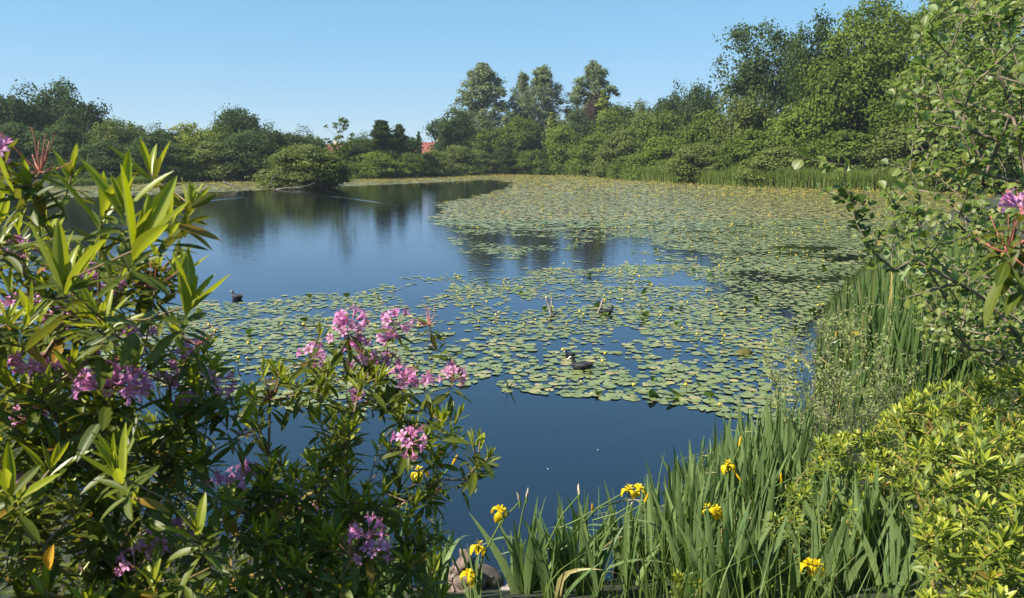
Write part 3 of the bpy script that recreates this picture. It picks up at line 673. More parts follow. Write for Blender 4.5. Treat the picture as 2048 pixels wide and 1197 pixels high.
    for s in range(4):
        mb = MB(); flower_parts(mb, (0, 0, 0), 0.045, 6, s / 3); ps.append(mb.mesh("lily_flower", [M_LSTALK, M_LILY]))
    for q, i in enumerate(pick[:300]):
        o = link("lily_flower", ps[q % 4], None, (A[i, 0] + .1, A[i, 1] + .08, 0)); k = g.uniform(.75, 1.3); o.scale = (k, k, k); o.rotation_euler = (g.normal(0, .15), g.normal(0, .15), g.uniform(0, 6))
        tag(o, "small round yellow water lily flower on a short stalk among the nearer pads", "water lily", "nearer yellow water lily flowers")
    mb = MB()
    for i in pick[300:]:
        flower_parts(mb, (A[i, 0], A[i, 1], 0), 0.075 * g.uniform(.8, 1.25) * (0.85 if A[i, 1] < 75 else 1.15), 4, g.uniform(0, 1))
    tag(mb.obj("lily_flowers", [M_LSTALK, M_LILY]), "scattered yellow water lily flowers over the far lily field", "water lilies", kind="stuff")
    # leaves pushed up out of the water
    lp = leaf_proto(0.75, 6, 4, 0.5, 0.5, 0.8, 0.6, 0.0); J = np.where((A[:, 1] < 34) & (px > 380) & (px < 1760))[0]; J = g.choice(J, 80, replace=False); vs = []
    for s in range(5):
        mb = MB(); v, f, lu, lv = leaf_proto(0.6 + .1 * s, 6, 4, 0.3 + .2 * s, 0.4 + .25 * s, 0.8, 0.6, 0.0); mb.add(v * 0.2, f, rnd=g.uniform(), lu=lu, lv=lv); vs.append(mb.mesh("curled_lily_leaf", M_LUP))
    for q, i in enumerate(J):
        o = link("curled_lily_leaf", vs[q % 5], None, (A[i, 0], A[i, 1], 0.0)); k = g.uniform(.45, .85); o.scale = (k, k, k); o.rotation_euler = (g.normal(0, .5), -g.uniform(0.25, 1.35), g.uniform(0, 6.28))
        tag(o, "curled dark green lily leaf sticking up between floating pads", "lily leaf", "curled lily leaves standing out of the water")
    print("pads", n, "flowers", len(pick))
lilies()

# ------------------------------------------------------------------ birds and dead wood on the water
def coot(px, py, yaw, size, label, chick=False):
    p = G(px, py); root = thing("coot", label, "bird", (p[0], p[1], 0.0)); root.rotation_euler = (0, 0, yaw); root.scale = (size,) * 3
    bm = plainmat("coot_feathers", (0.014, 0.014, 0.017), (0.03, 0.03, 0.035), 30, 0.6, 0.3); wm = plainmat("coot_bill", (0.72, 0.66, 0.58), (0.8, 0.76, 0.70), 20, 0.5)
    # cross sections from tail to beak root: x, z centre, half width, half height
    sec = [(-.205, .085, .004, .004), (-.19, .078, .03, .012), (-.15, .062, .062, .036), (-.09, .048, .088, .066), (-.02, .045, .098, .08), (.05, .045, .09, .078), (.10, .058, .068, .068), (.128, .092, .044, .05), (.135, .128, .030, .036), (.142, .158, .029, .031), (.155, .182, .031, .030), (.178, .19, .028, .027), (.198, .184, .018, .018), (.206, .182, .006, .006)]
    sx = np.array(sec); n = len(sec); sd_ = 14; mb = MB(); tt = norm(np.gradient(sx[:, :2], axis=0)); v = []
    for i in range(n):
        for j in range(sd_):
            a = 2 * np.pi * j / sd_; up = np.array([-tt[i, 1], tt[i, 0]]); hh = math.sin(a) * sx[i, 3]
            v.append((sx[i, 0] + up[0] * hh, math.cos(a) * sx[i, 2], sx[i, 1] + up[1] * hh))
    f = np.array([[i * sd_ + j, i * sd_ + (j + 1) % sd_, (i + 1) * sd_ + (j + 1) % sd_, (i + 1) * sd_ + j] for i in range(n - 1) for j in range(sd_)])
    mb.add(v, [f, np.arange(sd_)[::-1], (n - 1) * sd_ + np.arange(sd_)]); mb.obj("body", bm, root)
    bb = MB(); tube(bb, [(.178, 0, .216), (.196, 0, .207), (.206, 0, .19), (.222, 0, .178), (.243, 0, .168), (.25, 0, .166)], [.004, .011, .012, .011, .006, .001], 8); bb.obj("bill", wm, root)
    for s in (-1, 1):
        wb = MB(); tube(wb, [(.07, s * .07, .075), (.0, s * .088, .075), (-.08, s * .082, .078), (-.16, s * .045, .083), (-.2, s * .02, .085)], [.02, .045, .042, .02, .003], 8); wb.obj("wing", bm, root)
        eb = MB(); tube(eb, [(.180, s * .022, .197), (.180, s * .0295, .198)], [.0055, .003], 6, cap=True); eb.obj("eye", plainmat("coot_eye", (0.3, 0.02, 0.01), (0.35, 0.03, 0.02), 5, 0.2), root)
coot(1163, 738, math.pi - 0.1, 1.0, "black coot with a white bill swimming among the nearest lily pads")
coot(474, 598, math.pi - 0.5, 0.95, "small black coot at the left edge of the lily field")
coot(1212, 628, 0.2, 0.95, "black coot sitting beside the upright dead stick")
coot(1140, 713, math.pi + 0.4, 0.55, "small dark coot chick just behind the coot with the white bill")
def log(name, label, cat, paths, mat=M_DEAD, sides=8):
    p0 = np.array(paths[0][0][0]); root = thing(name, label, cat, tuple(p0)); mb = MB(); g = np.random.default_rng(len(label))
    for pts, r0, r1 in paths:
        pts = np.array(pts, float) - p0; t = np.linspace(0, len(pts) - 1, 12); q = np.stack([np.interp(t, np.arange(len(pts)), pts[:, k]) for k in range(3)], 1) + g.normal(0, min(r0, .3) * .18, (12, 3)); q[0] = pts[0]
        tube(mb, q, np.linspace(r0, r1, 12) * g.uniform(.85, 1.15, 12), sides, cap=True)
    mb.obj("wood", mat, root); return root
def water_depth(px, py): return G(px, py)[1]
d0 = water_depth(470, 380)
log("driftwood_log", "slanting dead log with a pale end poking out of the far left water", "log", [([P(480, 381, d0), P(463, 371, d0 + .3), P(446, 364, d0 + .5)], .11, .15)], M_WETWOOD)
d0 = water_depth(1100, 632)
log("dead_branch", "forked pale dead branch standing in the middle of the lily field", "branch", [([P(1106, 634, d0), P(1100, 618, d0), P(1092, 594, d0)], .05, .02), ([P(1101, 618, d0), P(1104, 606, d0), P(1103, 596, d0)], .025, .015), ([P(1104, 630, d0), P(1122, 622, d0 + .2)], .03, .01)])
d0 = water_depth(1198, 628)
log("dead_stick", "single upright dead stick leaning to the right in the lily field", "stick", [([P(1196, 630, d0), P(1201, 614, d0), P(1207, 598, d0)], .035, .02)])
d0 = water_depth(690, 628)
log("dead_twig", "thin pale twig floating above the pink rhododendron flowers", "twig", [([P(681, 626, d0), P(692, 621, d0), P(711, 610, d0)], .03, .01), ([P(681, 626, d0), P(700, 628, d0)], .03, .012)])
d0 = water_depth(548, 379)
log("dead_branch", "hooked dark dead branch rising at the left foot of the island bush", "branch", [([P(552, 380, d0), P(543, 370, d0), P(543, 358, d0), P(552, 349, d0)], .10, .04), ([P(552, 379, d0), P(575, 376, d0 - .5), P(600, 373, d0)], .09, .03)], M_WETWOOD)
log("fallen_branch", "pale fallen branches lying along the waterline of the island", "branch", [([P(590, 377, d0 - .5), P(615, 372, d0), P(632, 365, d0)], .07, .03), ([P(560, 378, d0 - .8), P(580, 376, d0 - .8), P(604, 377, d0 - .8)], .07, .05)], M_WETWOOD)
# mound of rotting leaves
def mound(px, py, s, label, name, mat, cat, z=0.0, flat=.6, seed=1):
    p = G(px, py, z); mb = MB(); g = np.random.default_rng(seed); nu, nv = 16, 9; v = []
    for i in range(nv):
        a = np.pi * i / (nv - 1)
        for j in range(nu):
            b = 2 * np.pi * j / nu; d = np.array([math.sin(a) * math.cos(b), math.sin(a) * math.sin(b), math.cos(a)])
            rr = s * (0.75 + 0.5 * vnoise(np.array([d[0] * 2 + d[2] + seed]), np.array([d[1] * 2 - d[2] + seed]), seed)[0]); v.append(d * rr * np.array([1, .9, flat]))
    f = np.array([[i * nu + j, i * nu + (j + 1) % nu, (i + 1) * nu + (j + 1) % nu, (i + 1) * nu + j] for i in range(nv - 1) for j in range(nu)])[:, ::-1]
    mb.add(v, f); o = mb.obj(name, mat); o.location = (p[0], p[1], z); tag(o, label, cat); return o
mound(1487, 708, .16, "brown rounded clod of rotting leaves on the lily pads", "leaf_clod", plainmat("rotting_leaf", (0.05, 0.05, 0.015), (0.12, 0.10, 0.03), 14, .9, .2, .6), "clod")
M_ROCK = plainmat("lichen_rock", (0.10, 0.08, 0.075), (0.42, 0.38, 0.36), 7, .9, .2, 1.0, 8)
mound(1035, 1195, .17, "pale lichen covered rock at the water edge below the irises", "rock", M_ROCK, "rock", .05, .7, 4)
mound(1000, 1215, .2, "dark wet rock beside the lichen covered rock", "rock", plainmat("wet_rock", (0.03, 0.025, 0.024), (0.10, 0.085, 0.08), 8, .5, .5, .8), "rock", .02, .5, 7)
mound(955, 1165, .22, "smooth brown stone lying in the shallow water by the stump", "rock", plainmat("brown_stone", (0.05, 0.036, 0.028), (0.12, 0.09, 0.072), 5, .7, .4, .4), "rock", .02, .45, 9)
d0 = 5.95
M_STUMP = plainmat("stump_wood", (0.06, 0.042, 0.034), (0.27, 0.20, 0.165), 16, 0.9, 0.2, 1.0, 8)
log("tree_stump", "weathered grey broken stump at the water edge behind the yellow irises", "stump", [([P(900, 1215, d0), P(915, 1150, d0), P(922, 1106, d0)], .13, .012), ([P(922, 1190, d0), P(930, 1140, d0), P(934, 1100, d0)], .11, .015), ([P(935, 1190, d0), P(944, 1150, d0), P(941, 1112, d0)], .10, .01), ([P(905, 1215, d0), P(900, 1170, d0), P(903, 1128, d0)], .08, .01), ([P(925, 1190, d0 - .05), P(960, 1165, d0), P(978, 1160, d0 + .1)], .09, .02)], M_STUMP, 10)

# ------------------------------------------------------------------ yellow irises
def iris_flower_mesh(seed):
    g = np.random.default_rng(seed); mb = MB(); pet = []
    for k in range(3):
        a = 2 * np.pi * k / 3 + g.normal(0, .15); d = np.array([math.cos(a), math.sin(a), 0]); s = np.array([-math.sin(a), math.cos(a), 0])
        t = np.linspace(0, 1, 7); W = np.array([.006, .011, .016, .021, .023, .018, .004]); droop = g.uniform(.8, 1.25)
        c = np.array([d * (.006 + .040 * math.sin(ti * 2.0)) + np.array([0, 0, .022 * math.sin(ti * 1.9) - .062 * ti ** 2 * droop]) for ti in t])
        v = np.array([c[i] + s * W[i] * q + np.array([0, 0, -.004 * abs(q)]) - d * .006 * abs(q) for i in range(7) for q in (-1, -.5, 0, .5, 1)])
        f = np.array([[i * 5 + j, i * 5 + j + 1, (i + 1) * 5 + j + 1, (i + 1) * 5 + j] for i in range(6) for j in range(4)]); mb.add(v, f, rnd=g.uniform(), lu=np.repeat(t, 5), lv=np.tile([-1, -.5, 0, .5, 1], 7))
        a2 = a + np.pi / 3; d2 = np.array([math.cos(a2), math.sin(a2), 0]); s2 = np.array([-math.sin(a2), math.cos(a2), 0])
        for dd, ss, L, ww, up in ((d2, s2, .030, .006, 1.0), (d, s, .034, .009, .55)):
            c = np.array([dd * L * ti * .6 * up ** -.5 + np.array([0, 0, .012 + L * up * ti - .01 * ti * ti]) for ti in np.linspace(0, 1, 4)])
            v = np.array([c[i] + ss * ww * q * (.5 + i * .25 if i < 3 else .4) for i in range(4) for q in (-1, 0, 1)])
            mb.add(v, np.array([[i * 3 + j, i * 3 + j + 1, (i + 1) * 3 + j + 1, (i + 1) * 3 + j] for i in range(3) for j in range(2)]), rnd=g.uniform(), lv=.5)
    return mb.mesh("flower", M_IRISFL)
IFL = [iris_flower_mesh(s) for s in range(4)]
def bud_mesh(withered):
    mb = MB(); m = M_IRISDEAD if withered else M_IRISFL
    tube(mb, [(0, 0, 0), (.002, 0, .02), (.0, .002, .045), (.004, 0, .065), (.006, .0, .075)], [.006, .009, .008, .005, .001], 6); return mb.mesh("bud", m)
IBUD = [bud_mesh(False), bud_mesh(True)]

def iris_leaves_mesh(seed, n, hmax, wd=0.058, spread=0.13, mat=None):
    g = np.random.default_rng(seed); mb = MB(); fan = g.uniform(0, np.pi); fd = np.array([math.cos(fan), math.sin(fan), 0])
    for i in range(n):
        o = (i - (n - 1) / 2) / max(1, n); h = hmax * g.uniform(.62, 1.0) * (1 - .25 * abs(o)); base = fd * o * spread + g.normal(0, .012, 3) * np.array([1, 1, 0])
        lean = fd * (o * .55 * h + g.normal(0, .07)) + np.array([g.normal(0, .07), g.normal(0, .05), 0]); seg = 10; t = np.linspace(0, 1, seg)
        bend = g.uniform(0, 1) < .13; k = g.uniform(.35, .6)
        c = base + lean * (t ** 1.5)[:, None] + np.array([0, 0, 1]) * (h * t)[:, None]
        if bend:
            tt = np.clip((t - k) / (1 - k), 0, 1); side = norm(lean + g.normal(0, .1, 3) * np.array([1, 1, 0])); c = c + side * (h * .55 * tt ** 1.3)[:, None] * np.array([1, 1, 0]) - np.array([0, 0, 1]) * (h * .55 * tt ** 1.9)[:, None]
        c -= np.array([0, 0, .06]) * (1 - t)[:, None]
        a = fan + g.normal(0, .5); s = np.array([math.cos(a), math.sin(a), 0]); tw = g.normal(0, .5)
        nrm_ = np.array([-s[1], s[0], 0]); W = wd * g.uniform(.75, 1.15) * .5 * np.minimum(1, (1.02 - t) * 2.6) ** .75 * (0.8 + .2 * np.sin(np.pi * np.minimum(t * 1.4, 1)))
        v = []
        for j in range(seg):
            sj = s * math.cos(tw * t[j]) + nrm_ * math.sin(tw * t[j]); nj = np.cross(sj, [0, 0, 1])
            for q in (-1, 0, 1): v.append(c[j] + sj * W[j] * q + nj * W[j] * .22 * (1 - abs(q)))
        f = np.array([[j * 3 + q, j * 3 + q + 1, j * 3 + q + 4, j * 3 + q + 3] for j in range(seg - 1) for q in range(2)])
        mb.add(v, f, rnd=g.uniform(), lu=np.repeat(t, 3), lv=np.tile([-1, 0, 1], seg))
    return mb.mesh("leaves", mat or M_IRIS)
ILV = [iris_leaves_mesh(100 + s, 5 + s % 3, 1.0) for s in range(14)]
ILD = [iris_leaves_mesh(200 + s, 6 + s % 3, 1.0, .05, .12, M_IRISDARK) for s in range(8)]
gi = np.random.default_rng(8)
def iris(x, y, h, label, group=None, flowers=(), z=None, lv=True):
    """flowers: (offset x, offset y, height, kind) with kind flower, bud or withered"""
    z0 = max(gz(x, y), -.08) if z is None else z
    root = thing("yellow_iris", label, "iris", (x, y, z0), group)
    if lv:
        o = link("leaves", (ILD if y > 8.6 else ILV)[gi.integers(8)], root); o.rotation_euler = (0, 0, gi.uniform(0, 6.28)); k = gi.uniform(.85, 1.15); o.scale = (k, k, h)
    if flowers:
        mb = MB(); mx_, my_, mh, _ = max(flowers, key=lambda q: q[2])
        tube(mb, [(0, 0, -.05), (mx_ * .2, my_ * .2, mh * .45), (mx_ * .6, my_ * .6, mh * .8), (mx_, my_, mh)], [.009, .008, .006, .004], 6)
        for fx, fy, fh, kd in flowers:
            if fh < mh:
                t = max(.1, fh / mh - .18); tube(mb, [(mx_ * t * .8, my_ * t * .8, mh * t), (mx_ * t * .5 + fx * .5, my_ * t * .5 + fy * .5, (mh * t + fh) / 2), (fx, fy, fh)], [.006, .006, .005], 6)
            tube(mb, [(fx, fy, fh - .05), (fx, fy, fh - .02), (fx, fy, fh + .005)], [.005, .010, .006], 6)
        mb.obj("stem", M_IRISSTEM, root)
        for fx, fy, fh, kd in flowers:
            o = link("flower" if kd == 'flower' else "bud", IFL[gi.integers(4)] if kd == 'flower' else IBUD[int(kd == 'withered')], root); o.location = (fx, fy, fh); o.rotation_euler = (gi.normal(0, .2), gi.normal(0, .2), gi.uniform(0, 6.28))
            k = gi.uniform(.95, 1.2) * (1.25 if kd == 'flower' else 1); o.scale = (k, k, k)
    return root
def flower_at(px, py, depth, x, y, z0, kd='flower'):
    q = P(px, py, depth); return (q[0] - x, q[1] - y, q[2] - z0, kd)
def hero_iris(bx, by, h, label, spec, lv=True):
    z0 = max(gz(bx, by), -.08); iris(bx, by, h, label, None, [flower_at(px, py, dp, bx, by, z0, kd) for px, py, dp, kd in spec], z0, lv)
hero_iris(-.28, 5.35, .5, "leaning yellow iris stem with three open flowers by the stump", [(1000, 1022, 5.3, 'flower'), (957, 1092, 5.3, 'flower'), (936, 1150, 5.25, 'flower'), (1040, 1003, 5.35, 'withered')], True)
hero_iris(.3, 5.9, .75, "iris with two open yellow flowers side by side over the dark water", [(1258, 980, 5.7, 'flower'), (1278, 978, 5.75, 'flower'), (1263, 1010, 5.7, 'withered')])
hero_iris(.2, 5.8, .6, "thin iris stalk with withered pale flower tips left of the paired flowers", [(1158, 990, 5.8, 'withered'), (1185, 1022, 5.8, 'bud')])
hero_iris(.02, 5.9, .6, "thin iris stalk with one closed bud nearest the leaning stem", [(1053, 995, 5.9, 'withered')])
hero_iris(1.32, 5.5, 1.2, "iris with a yellow flower partly hidden behind upright blades", [(1418, 1018, 5.3, 'flower'), (1432, 1022, 5.35, 'flower'), (1448, 1045, 5.4, 'bud')])
hero_iris(1.58, 5.9, 1.25, "tallest iris with one yellow flower and an orange bud above the blades", [(1456, 930, 5.8, 'flower'), (1478, 893, 5.85, 'bud'), (1482, 962, 5.8, 'bud')])
hero_iris(1.85, 4.9, .6, "low yellow iris flower in front of the pale azalea", [(1618, 1130, 4.75, 'flower'), (1632, 1133, 4.8, 'flower')])
hero_iris(1.95, 6.5, 1.2, "iris with a single orange bud right of the tallest iris", [(1563, 965, 6.3, 'bud'), (1575, 985, 6.3, 'withered')])
hero_iris(2.55, 6.7, 1.15, "iris with a small half hidden yellow flower by the thin willow", [(1652, 912, 6.6, 'flower')])
hero_iris(.55, 6.0, .85, "iris with one thin yellow bud between the paired flowers and the partly hidden flower", [(1290, 1005, 5.9, 'bud')])
hero_iris(4.3, 9.6, 1.2, "yellow iris flower at the left edge of the right bank thicket", [(1712, 664, 9.5, 'flower'), (1672, 675, 9.6, 'bud')])
hero_iris(5.6, 10.2, 1.2, "yellow iris flower in the dark green blades of the right bank", [(1893, 688, 10, 'flower'), (1900, 712, 10, 'flower')])
hero_iris(6.2, 10.2, 1.2, "small yellow iris flower close to the alder on the right bank", [(1984, 710, 10, 'flower')])
hero_iris(-.75, 4.6, .7, "yellow iris flower seen behind the middle rhododendron", [(838, 945, 4.6, 'flower'), (905, 930, 4.8, 'bud')])
for i in range(100):
    t = gi.uniform(0, 1) ** .62; x = .05 + 2.75 * t + gi.normal(0, .1); sy = 5.55 + 1.9 * max(0, t - .3) / .7; y = sy + gi.uniform(-.35, .75 + .5 * t)
    iris(x, y, (.74 + .54 * t) * gi.uniform(.72, 1.1), "fan of grey green sword leaves in the near iris clump at the water edge", "iris plants in the near clump")
for i in range(175):
    t = gi.uniform(0, 1); x = 4.3 + 4.2 * t + gi.uniform(-.2, 1.6); y = 10.0 + 6.7 * t + gi.uniform(-.8, .9)
    iris(x, y, gi.uniform(1.35, 1.95), "fan of dark green sword leaves in the iris stand on the right bank", "iris plants on the right bank")
for i in range(42):
    x = 1.15 + gi.uniform(0, 1.6); y = 4.75 + gi.uniform(0, 1.1)
    iris(x, y, gi.uniform(.62, .98), "fan of grey green sword leaves between the near iris clump and the azaleas", "iris plants between the clump and the azaleas")
for i in range(8):
    iris(-1.0 + gi.uniform(-.4, .45), 5.3 + gi.uniform(-.3, .6), gi.uniform(.6, .95), "fan of sword leaves rising behind the middle rhododendron", "iris plants behind the middle rhododendron")

# ------------------------------------------------------------------ rhododendrons
LP_Y = [leaf_proto(.165, 7, 4, c, f, .85, .75, .05) for c, f in ((.10, .30), (.28, .22), (-.12, .32))]
LP_O = [leaf_proto(.225, 7, 4, c, f, .95, .75, .06) for c, f in ((.25, .16), (.5, .12), (.1, .22))]
def petal_flower():
    """one funnel of five petals along +Z, about 1 across"""
    vs, fs, lu, lv = [], [], [], []; n = 0
    for k in range(5):
        a = 2 * np.pi * k / 5; d = np.array([math.cos(a), math.sin(a), 0]); s = np.array([-math.sin(a), math.cos(a), 0]); t = np.linspace(0, 1, 5)
        R_ = np.array([.04, .10, .24, .42, .50]); Z_ = np.array([0, .22, .42, .46, .40]); W_ = np.array([.03, .06, .125, .14, .03])
        for i in range(5):
            for q in (-1, 0, 1): vs.append(d * R_[i] + s * W_[i] * q + np.array([0, 0, Z_[i] + .04 * abs(q)])); lu.append(t[i]); lv.append(q)
        fs += [[n + i * 3 + j, n + i * 3 + j + 1, n + (i + 1) * 3 + j + 1, n + (i + 1) * 3 + j] for i in range(4) for j in range(2)]; n += 15
    return np.array(vs), [np.array(fs)], np.array(lu), np.array(lv)
PF = petal_flower()
def truss_meshes(seed, n=11, r=.038, fs=.043):
    g = np.random.default_rng(seed); d = norm(g.normal(0, 1, (n * 3, 3)) + np.array([0, 0, .55])); keep = []
    for q in d:
        if q[2] > -.35 and all((q * k).sum() < .88 for k in keep): keep.append(q)
    d = np.array(keep[:n]); m = len(d); mb = MB(); rot = frames(d, g.normal(0, 1, (m, 3)))[:, :, [1, 2, 0]]; pos = d * r * g.uniform(.6, 1.0, (m, 1))
    scatter(mb, PF, rot, pos, fs * np.stack([g.uniform(.55, 1.15, m), g.uniform(.55, 1.15, m), g.uniform(.8, 1.3, m)], 1), g.uniform(0, 1, m)); pm = mb.mesh("petals", M_PETAL)
    sb = MB()
    for i in range(m):
        tube(sb, [(0, 0, -.012), d[i] * r * .5, pos[i]], [.0012, .001, .0015], 4)
        for j in range(5):
            e = norm(d[i] + g.normal(0, .22, 3)); tube(sb, [pos[i] + d[i] * .006, pos[i] + e * fs * .4, pos[i] + e * fs * .72 + np.array([0, 0, .004])], [.0006, .0005, .0009], 3)
    return pm, sb.mesh("stamens", M_STAMEN)
TR = [truss_meshes(s, 7 + s % 5) for s in range(6)] + [truss_meshes(9, 6, .024, .055)]
def spent_mesh(seed):
    g = np.random.default_rng(seed); mb = MB()
    for i in range(13):
        d = norm(g.normal(0, 1, 3) + np.array([0, 0, .9])); L = g.uniform(.045, .075); c = norm(g.normal(0, 1, 3)); t = np.linspace(0, 1, 6)[:, None]
        pth = d * L * t + c * .014 * t ** 2 + np.array([0, 0, .012]) * t ** 2; tube(mb, pth, [.0011, .001, .0016, .0008, .0006, .001], 4)
    return mb.mesh("seed_head", M_SPENT)
SPENT = [spent_mesh(s) for s in range(4)]

def whorl(Y, O, p, ax, g, nY, nO, LY, LO, young_el=(38, 78), old_el=(-18, 30), spread=.03):
    ax = norm(ax); a = np.cross(ax, [0.2, .9, .3]); a = norm(a); b = np.cross(ax, a)
    def ring(n, el0, el1, L, back):
        ph = np.arange(n) * 2.399 + g.uniform(0, 6.28); el = R(1) * np.linspace(el1, el0, n) + g.normal(0, .13, n)
        rad = np.cos(ph)[:, None] * a + np.sin(ph)[:, None] * b; d = np.cos(el)[:, None] * rad + np.sin(el)[:, None] * ax; up = -np.sin(el)[:, None] * rad + np.cos(el)[:, None] * ax
        up = up + g.normal(0, .22, up.shape); pos = p - ax * (back + spread * np.linspace(0, 1, n))[:, None]
        return d, up, pos, L * g.uniform(.72, 1.12, n) * (1 if n < 3 else np.linspace(.72, 1.05, n))
    if nY: Y.append(ring(nY, young_el[0], young_el[1], LY, 0.0))
    if nO: O.append(ring(nO, old_el[0], old_el[1], LO, .035 if nY else .006))
def emit(lst, protos, g, name, mat, parent):
    if not lst: return
    d = np.concatenate([q[0] for q in lst]); u = np.concatenate([q[1] for q in lst]); p = np.concatenate([q[2] for q in lst]); L = np.concatenate([q[3] for q in lst])
    rot = frames(d, u); mb = MB(); k = g.integers(0, len(protos), len(d)); rn = np.clip(g.normal(.5, .28, len(d)), 0, 1)
    for i, pr in enumerate(protos):
        I = k == i; sc = np.stack([L[I], L[I] * g.uniform(.85, 1.2, I.sum()), L[I]], 1); scatter(mb, pr, rot[I], p[I], sc, rn[I])
    return mb.obj(name, mat, parent)

def vol_points(g, ells, n, shell=0.55):
    out = []
    vol = np.array([np.prod(e[1]) for e in ells]); vol = vol / vol.sum()
    for (c, r), v in zip(ells, vol):
        m = max(1, int(n * v)); q = norm(g.normal(0, 1, (m, 3))) * (g.uniform(shell ** 3, 1, (m, 1)) ** (1 / 3)); out.append(np.asarray(c) + q * np.asarray(r))
    return np.concatenate(out)

def rhododendron(label, root, heroes, ells, nfill, seed, LY=.10, LO=.098, name="rhododendron_bush", mY=None, mO=None, mS=None, young_top=.45, nflow=0, r_tip=.0021, pY=None, pO=None, yn=(5, 8), on=(6, 9), spent=0, cut=None, mid=3, shell=.55, cat="bush"):
    """heroes: (px, py, depth, kind, leaf scale) of shoots, flower trusses and seed heads the photograph shows"""
    g = np.random.default_rng(seed); tips, kinds, sc = [], [], []
    for px, py, dp, kd, s in heroes: tips.append(P(px, py, dp)); kinds.append(kd); sc.append(s)
    fl = vol_points(g, ells, nfill, shell)
    if cut is not None:
        qx, qy = proj(fl[:, 0], fl[:, 1], fl[:, 2]); fl = fl[~cut(qx, qy, fl)]
    zc = np.concatenate([[e[0][2] + e[1][2] * .15] for e in ells]).mean()
    fl = fl[fl[:, 2] > np.array([gz(a, b) for a, b in fl[:, :2]]) + .08]
    for q in fl: tips.append(q); kinds.append('young' if g.uniform() < young_top * (1.25 if q[2] > zc else .55) else 'old'); sc.append(1.0)
    for k in range(nflow): kinds[len(heroes) + k * max(1, len(fl) // (nflow + 1))] = 'truss'
    for k in range(spent): kinds[len(heroes) + 3 + k * max(1, len(fl) // (spent + 1))] = 'spent'
    tips = np.array(tips); root = np.array(root, float); o = thing(name, label, cat, tuple(root)); base = root
    nodes, par, tn, dr = grow(base, tips, g, .06, .10, roots=[root + np.array([dx, dy, 0]) for dx, dy in ((0, 0), (.12, .06), (-.13, .03), (.03, .14))])
    sb = MB(); skeleton_tubes(sb, nodes - base, par, r_tip, .42, 6, .022); sb.obj("branches", mS or M_RSTEM, o)
    Y, O = [], []; nf = ns = 0
    for i in range(len(tips)):
        d = dr[tn[i]]; ax = norm(norm(d) * .45 + np.array([0, 0, .75]) + g.normal(0, .16, 3)); p = tips[i] - base; s = sc[i]; kd = kinds[i]
        if kd in ('young',): whorl(Y, O, p, ax, g, int(g.integers(*yn)), int(g.integers(*on)), LY * s * (1.08 if i < len(heroes) else 1), LO * min(s, 1.05) * .92, young_el=(48, 84) if i < len(heroes) else (38, 78))
        elif kd == 'old': whorl(Y, O, p, ax, g, 0, int(g.integers(*on)), 0, LO * s)
        elif kd in ('truss', 'bloom'):
            whorl(Y, O, p, ax, g, 0, int(g.integers(7, 10)), 0, LO * max(.8, s), old_el=(-45, 5)); pm, sm = TR[g.integers(6)] if kd == 'truss' else TR[6]
            c = link("flower_cluster", pm, o); c.location = p + ax * .02; c.rotation_euler = Vector(ax).to_track_quat('Z', 'Y').to_euler(); c.scale = (s,) * 3; link("stamens", sm, c); nf += 1
        elif kd == 'spent':
            whorl(Y, O, p, ax, g, 0, int(g.integers(7, 10)), 0, LO * max(.8, s), old_el=(-50, 5)); c = link("seed_head", SPENT[g.integers(4)], o); c.location = p; c.rotation_euler = Vector(ax).to_track_quat('Z', 'Y').to_euler(); c.scale = (s,) * 3; ns += 1
    # older leaves lower down the shoots
    J = g.choice(len(nodes), min(len(nodes), int(len(tips) * mid * .35)), replace=False)
    for j in J:
        if par[j] >= 0: whorl(Y, O, nodes[j] - base, norm(dr[j] + np.array([0, 0, .5])), g, 0, int(g.integers(2, 5)), 0, LO)
    emit(Y, pY or LP_Y, g, "young_leaves", mY or M_RYOUNG, o); emit(O, pO or LP_O, g, "leaves", mO or M_ROLD, o)
    print(label, len(tips), "tips", nf, ns); return o, base

